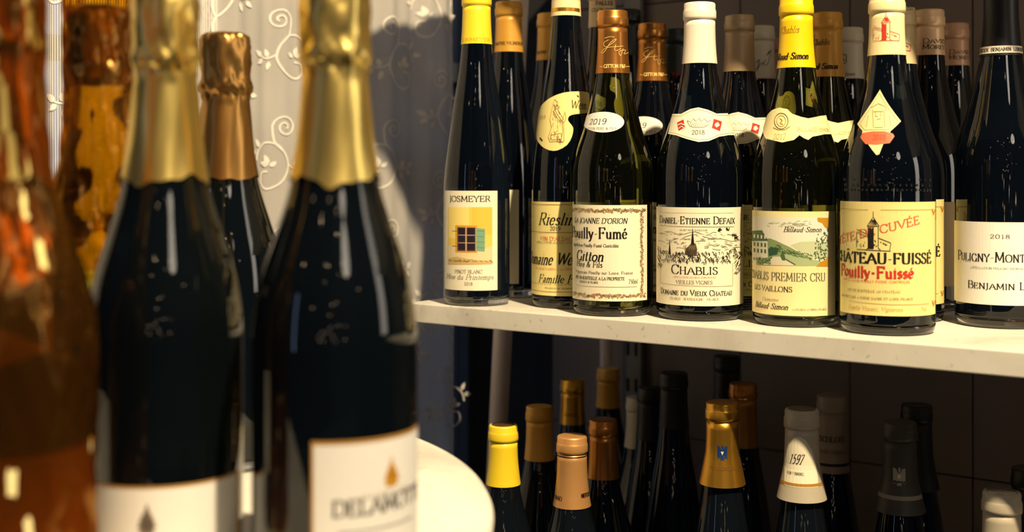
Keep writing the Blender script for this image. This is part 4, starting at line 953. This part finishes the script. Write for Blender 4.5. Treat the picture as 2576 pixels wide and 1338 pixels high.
# ================================================================== TALL BOTTLES ON THE ROUND TABLE
ZT = -.2172
C_FOIL = mat('gold_foil', srgb(255, 220, 128), .33, 1.0, build=grain(14, .08, .12, 26, detail=1))
C_FOIL2 = mat('shaded_gold_foil', srgb(176, 132, 72), .32, .95, build=grain(14, .08, .12, 26, detail=1))  # same gold foil, colour darkened to stand for less light
def champagne(name, label, cx, d, R, foil, glass, wave, seed, foilz=.108):
    b = bottle(name, label, cx, d, 'champagne', .32, R, ZT, glass, group=None)
    rnd = random.Random(seed); ph = [rnd.uniform(0, 6.28) for _ in range(6)]; z0 = .32-foilz
    P = []
    def crump(a, r, z, k):
        # crumpled foil over the wire cage and hanging skirt with a torn wavy hem
        h = z-z0
        rr = r+.00012*sin(5*a+ph[0]+z*60)+.00008*sin(11*a+ph[1]-z*120)
        if z > .268: rr += .0008*sin(6*a+ph[2]+sin(z*300))+.00075*abs(sin(4*a+ph[3]+z*80))+.0004*sin(17*a+z*500)
        zz = z
        if h < .02: zz = z0+h+(1-h/.02)*wave*(sin(3*a+ph[4])+.5*sin(7*a+ph[5])+.3*sin(13*a))
        rr = max(rr, b.r(zz)+.0005) if zz < .275 else rr
        return rr, zz
    zs = [z0+i*.004 for i in range(int((.272-z0)/.004)+1)]
    P = [(b.r(z)+.0009, z) for z in zs]
    P += [(.0170, .2745), (.0186, .2765), (.0190, .280), (.0186, .2835), (.0178, .287), (.0180, .292), (.0183, .298), (.0183, .304), (.0182, .310), (.0178, .3145), (.0165, .318), (.013, .3200), (.006, .3208), (.0015, .321)]
    b.foil = link('foil', lathe(P, 120, crump, cap0=False), foil, b.root, True)
    return b
# third: behind, fully seen
b = champagne('champagne_bottle', 'sparkling wine bottle with shade-darkened gold foil seen between the two near ones', 568, .92, .0435, C_FOIL2, G_CHAMP, .0012, 3)
# right-hand near bottle with label
b = champagne('champagne_bottle', 'near sparkling wine bottle with bright gold foil right of the others', 843, .67, .0445, C_FOIL, G_CHAMP, .0026, 5)
a = bodyart(b); a.rect(783, 1110, 84, 1560, P_CHAMP, 0); p = bodyart(b)
p.rect(783, 1110, 84, 1119, GOLDI, 1); p.rect(783, 1110, 789, 1560, GOLDI, 1.2)
for dy, w_ in ((0, 5), (12, 12), (24, 17), (36, 20), (48, 16)):
    p.poly([p.UV(985-w_, 1180+dy+8), p.UV(985, 1160+dy), p.UV(985+w_, 1180+dy+8), p.UV(985+w_*.6, 1180+dy+13), p.UV(985-w_*.6, 1180+dy+13)], OCH, 1.4, raw=True)
p.line([(985, 1215), (985, 1238)], mm(1), OCH)
p.text('CHAMPAGNE', 905, 1025, 1262, 12, ink((150, 140, 120)), .12, .35)
p.text('DELAMOTTE', 835, 80, 1300, 40, ink((70, 60, 62)), .17, .35)
p.line([(850, 1340), (1036, 1340)], mm(.5), K2)
fin(b, a, p)
# left-hand near bottle
b = champagne('champagne_bottle', 'near sparkling wine bottle with pale gold foil at left of centre', 416, .697, .0430, C_FOIL, G_CHAMP, .0022, 9)
a = bodyart(b); a.rect(238, 1222, 603, 1600, P_CHAMP, 0); p = bodyart(b)
p.rect(596, 1222, 604, 1600, OCH, 1); p.rect(238, 1222, 604, 1228, GOLDI, 1.2)
for dy, w_ in ((0, 8), (12, 16), (24, 22), (36, 25), (48, 20)):
    p.poly([p.UV(370-w_, 1280+dy+8), p.UV(370, 1262+dy), p.UV(370+w_, 1280+dy+8), p.UV(370+w_*.6, 1280+dy+14), p.UV(370-w_*.6, 1280+dy+14)], ink((110, 98, 88)), 1.4, raw=True)
fin(b, a, p)
# cellophane wrapped bottles
def cello(nt, b, tint=(.66, .29, .03, 1)):
    nt.nodes.clear(); out = N(nt, 'ShaderNodeOutputMaterial')
    tr = N(nt, 'ShaderNodeBsdfTransparent'); tr.inputs[0].default_value = tint
    gl = N(nt, 'ShaderNodeBsdfGlossy'); gl.inputs[0].default_value = (.9, .48, .14, 1); gl.inputs['Roughness'].default_value = .16
    df = N(nt, 'ShaderNodeBsdfDiffuse'); df.inputs[0].default_value = (.40, .15, .02, 1)
    tc = N(nt, 'ShaderNodeTexCoord'); n = N(nt, 'ShaderNodeTexNoise', Scale=45., Detail=3.); nt.links.new(tc.outputs['Object'], n.inputs['Vector'])
    bp = N(nt, 'ShaderNodeBump', Strength=.6, Distance=.002); nt.links.new(n.outputs[0], bp.inputs['Height']); nt.links.new(bp.outputs[0], gl.inputs['Normal'])
    fr = N(nt, 'ShaderNodeFresnel'); fr.inputs[0].default_value = 1.5; nt.links.new(bp.outputs[0], fr.inputs['Normal'])
    ad = N(nt, 'ShaderNodeMath', operation='ADD'); ad.inputs[1].default_value = .03; nt.links.new(fr.outputs[0], ad.inputs[0])
    m0 = N(nt, 'ShaderNodeMixShader'); m0.inputs[0].default_value = .05; nt.links.new(tr.outputs[0], m0.inputs[1]); nt.links.new(df.outputs[0], m0.inputs[2])
    m1 = N(nt, 'ShaderNodeMixShader'); nt.links.new(ad.outputs[0], m1.inputs[0]); nt.links.new(m0.outputs[0], m1.inputs[1]); nt.links.new(gl.outputs[0], m1.inputs[2])
    nt.links.new(m1.outputs[0], out.inputs[0])
M_CELLO = mat('amber_cellophane', (.9, .45, .05), build=cello)
M_CELLO2 = mat('light_amber_cellophane', (.9, .6, .1), build=lambda nt, b: cello(nt, b, (.85, .56, .05, 1)))
def wrap(b, z0, z1, seed, gap=.003, m=None):
    rnd = random.Random(seed); ph = [rnd.uniform(0, 6.28) for _ in range(6)]
    def cr(a, r, z, k):
        return r+.0012*sin(5*a+ph[0]+z*40)+.0010*abs(sin(9*a+ph[1]-z*70))+.0006*sin(21*a+ph[2]+z*150), z+(.003*sin(3*a+ph[3]) if k == 0 else 0)
    n = 44; P = []
    for i in range(n+1):
        z = z0+(z1-z0)*i/n; P.append((max(b.r(z), .0178 if z > .262 else 0)+gap, z))
    link('cellophane_wrap', lathe(P, 96, cr, cap0=False, cap1=False), m or M_CELLO, b.root, True)
b = champagne('champagne_bottle', 'bottle wrapped in amber cellophane at the far left edge', 4, .60, .0425, C_FOIL, G_CHAMP, .002, 12)
a = bodyart(b); a.rect(-60, 1150, 130, 1800, P_PALE, 0); p = bodyart(b)
p.line([(-20+16*cos(t*.5), 1330+58*sin(t*.5)) for t in range(14)], mm(2.5), GOLDI); p.rect(-60, 1150, 132, 1162, GOLDI, 1)
fin(b, a, p)
n = neckart(b)
def zz(y): return (HY-y)*(.60-.03)/F-ZT
def up(deg, z): return (radians(deg)*n.R, z)
n.poly([up(-75, zz(430)), up(0, zz(430)), up(38, zz(490)), up(52, zz(600)), up(42, zz(620)), up(38, zz(690)), up(0, zz(735)), up(-75, zz(735))], P_YEL, 0, raw=True)
n.build('shoulder_label', b.root)
a2 = Art(b, 'neck', b.r, b.R, .0005)
def up2(deg, z): return (radians(deg)*b.R, z)
z1_ = lambda y: (HY-y)*(.60-.0425)/F-ZT
a2.poly([up2(-50, z1_(900)), up2(0, z1_(830)), up2(31, z1_(890)), up2(0, z1_(925)), up2(-50, z1_(975))], P_YEL, 0, raw=True); a2.build('medallion', b.root)
wrap(b, .004, .328, 21, .0012)
b = champagne('champagne_bottle', 'bottle in amber cellophane standing behind the far left one', 248, .768, .0430, C_FOIL, G_AMBER, .002, 14, .048)
b.foil.data.materials[0] = C_FOIL2
a = bodyart(b); a.rect(-50, 1130, 60, 1500, P_PALE, 0); a.build('label', b.root)
wrap(b, .150, .328, 33, .0018, M_CELLO2)
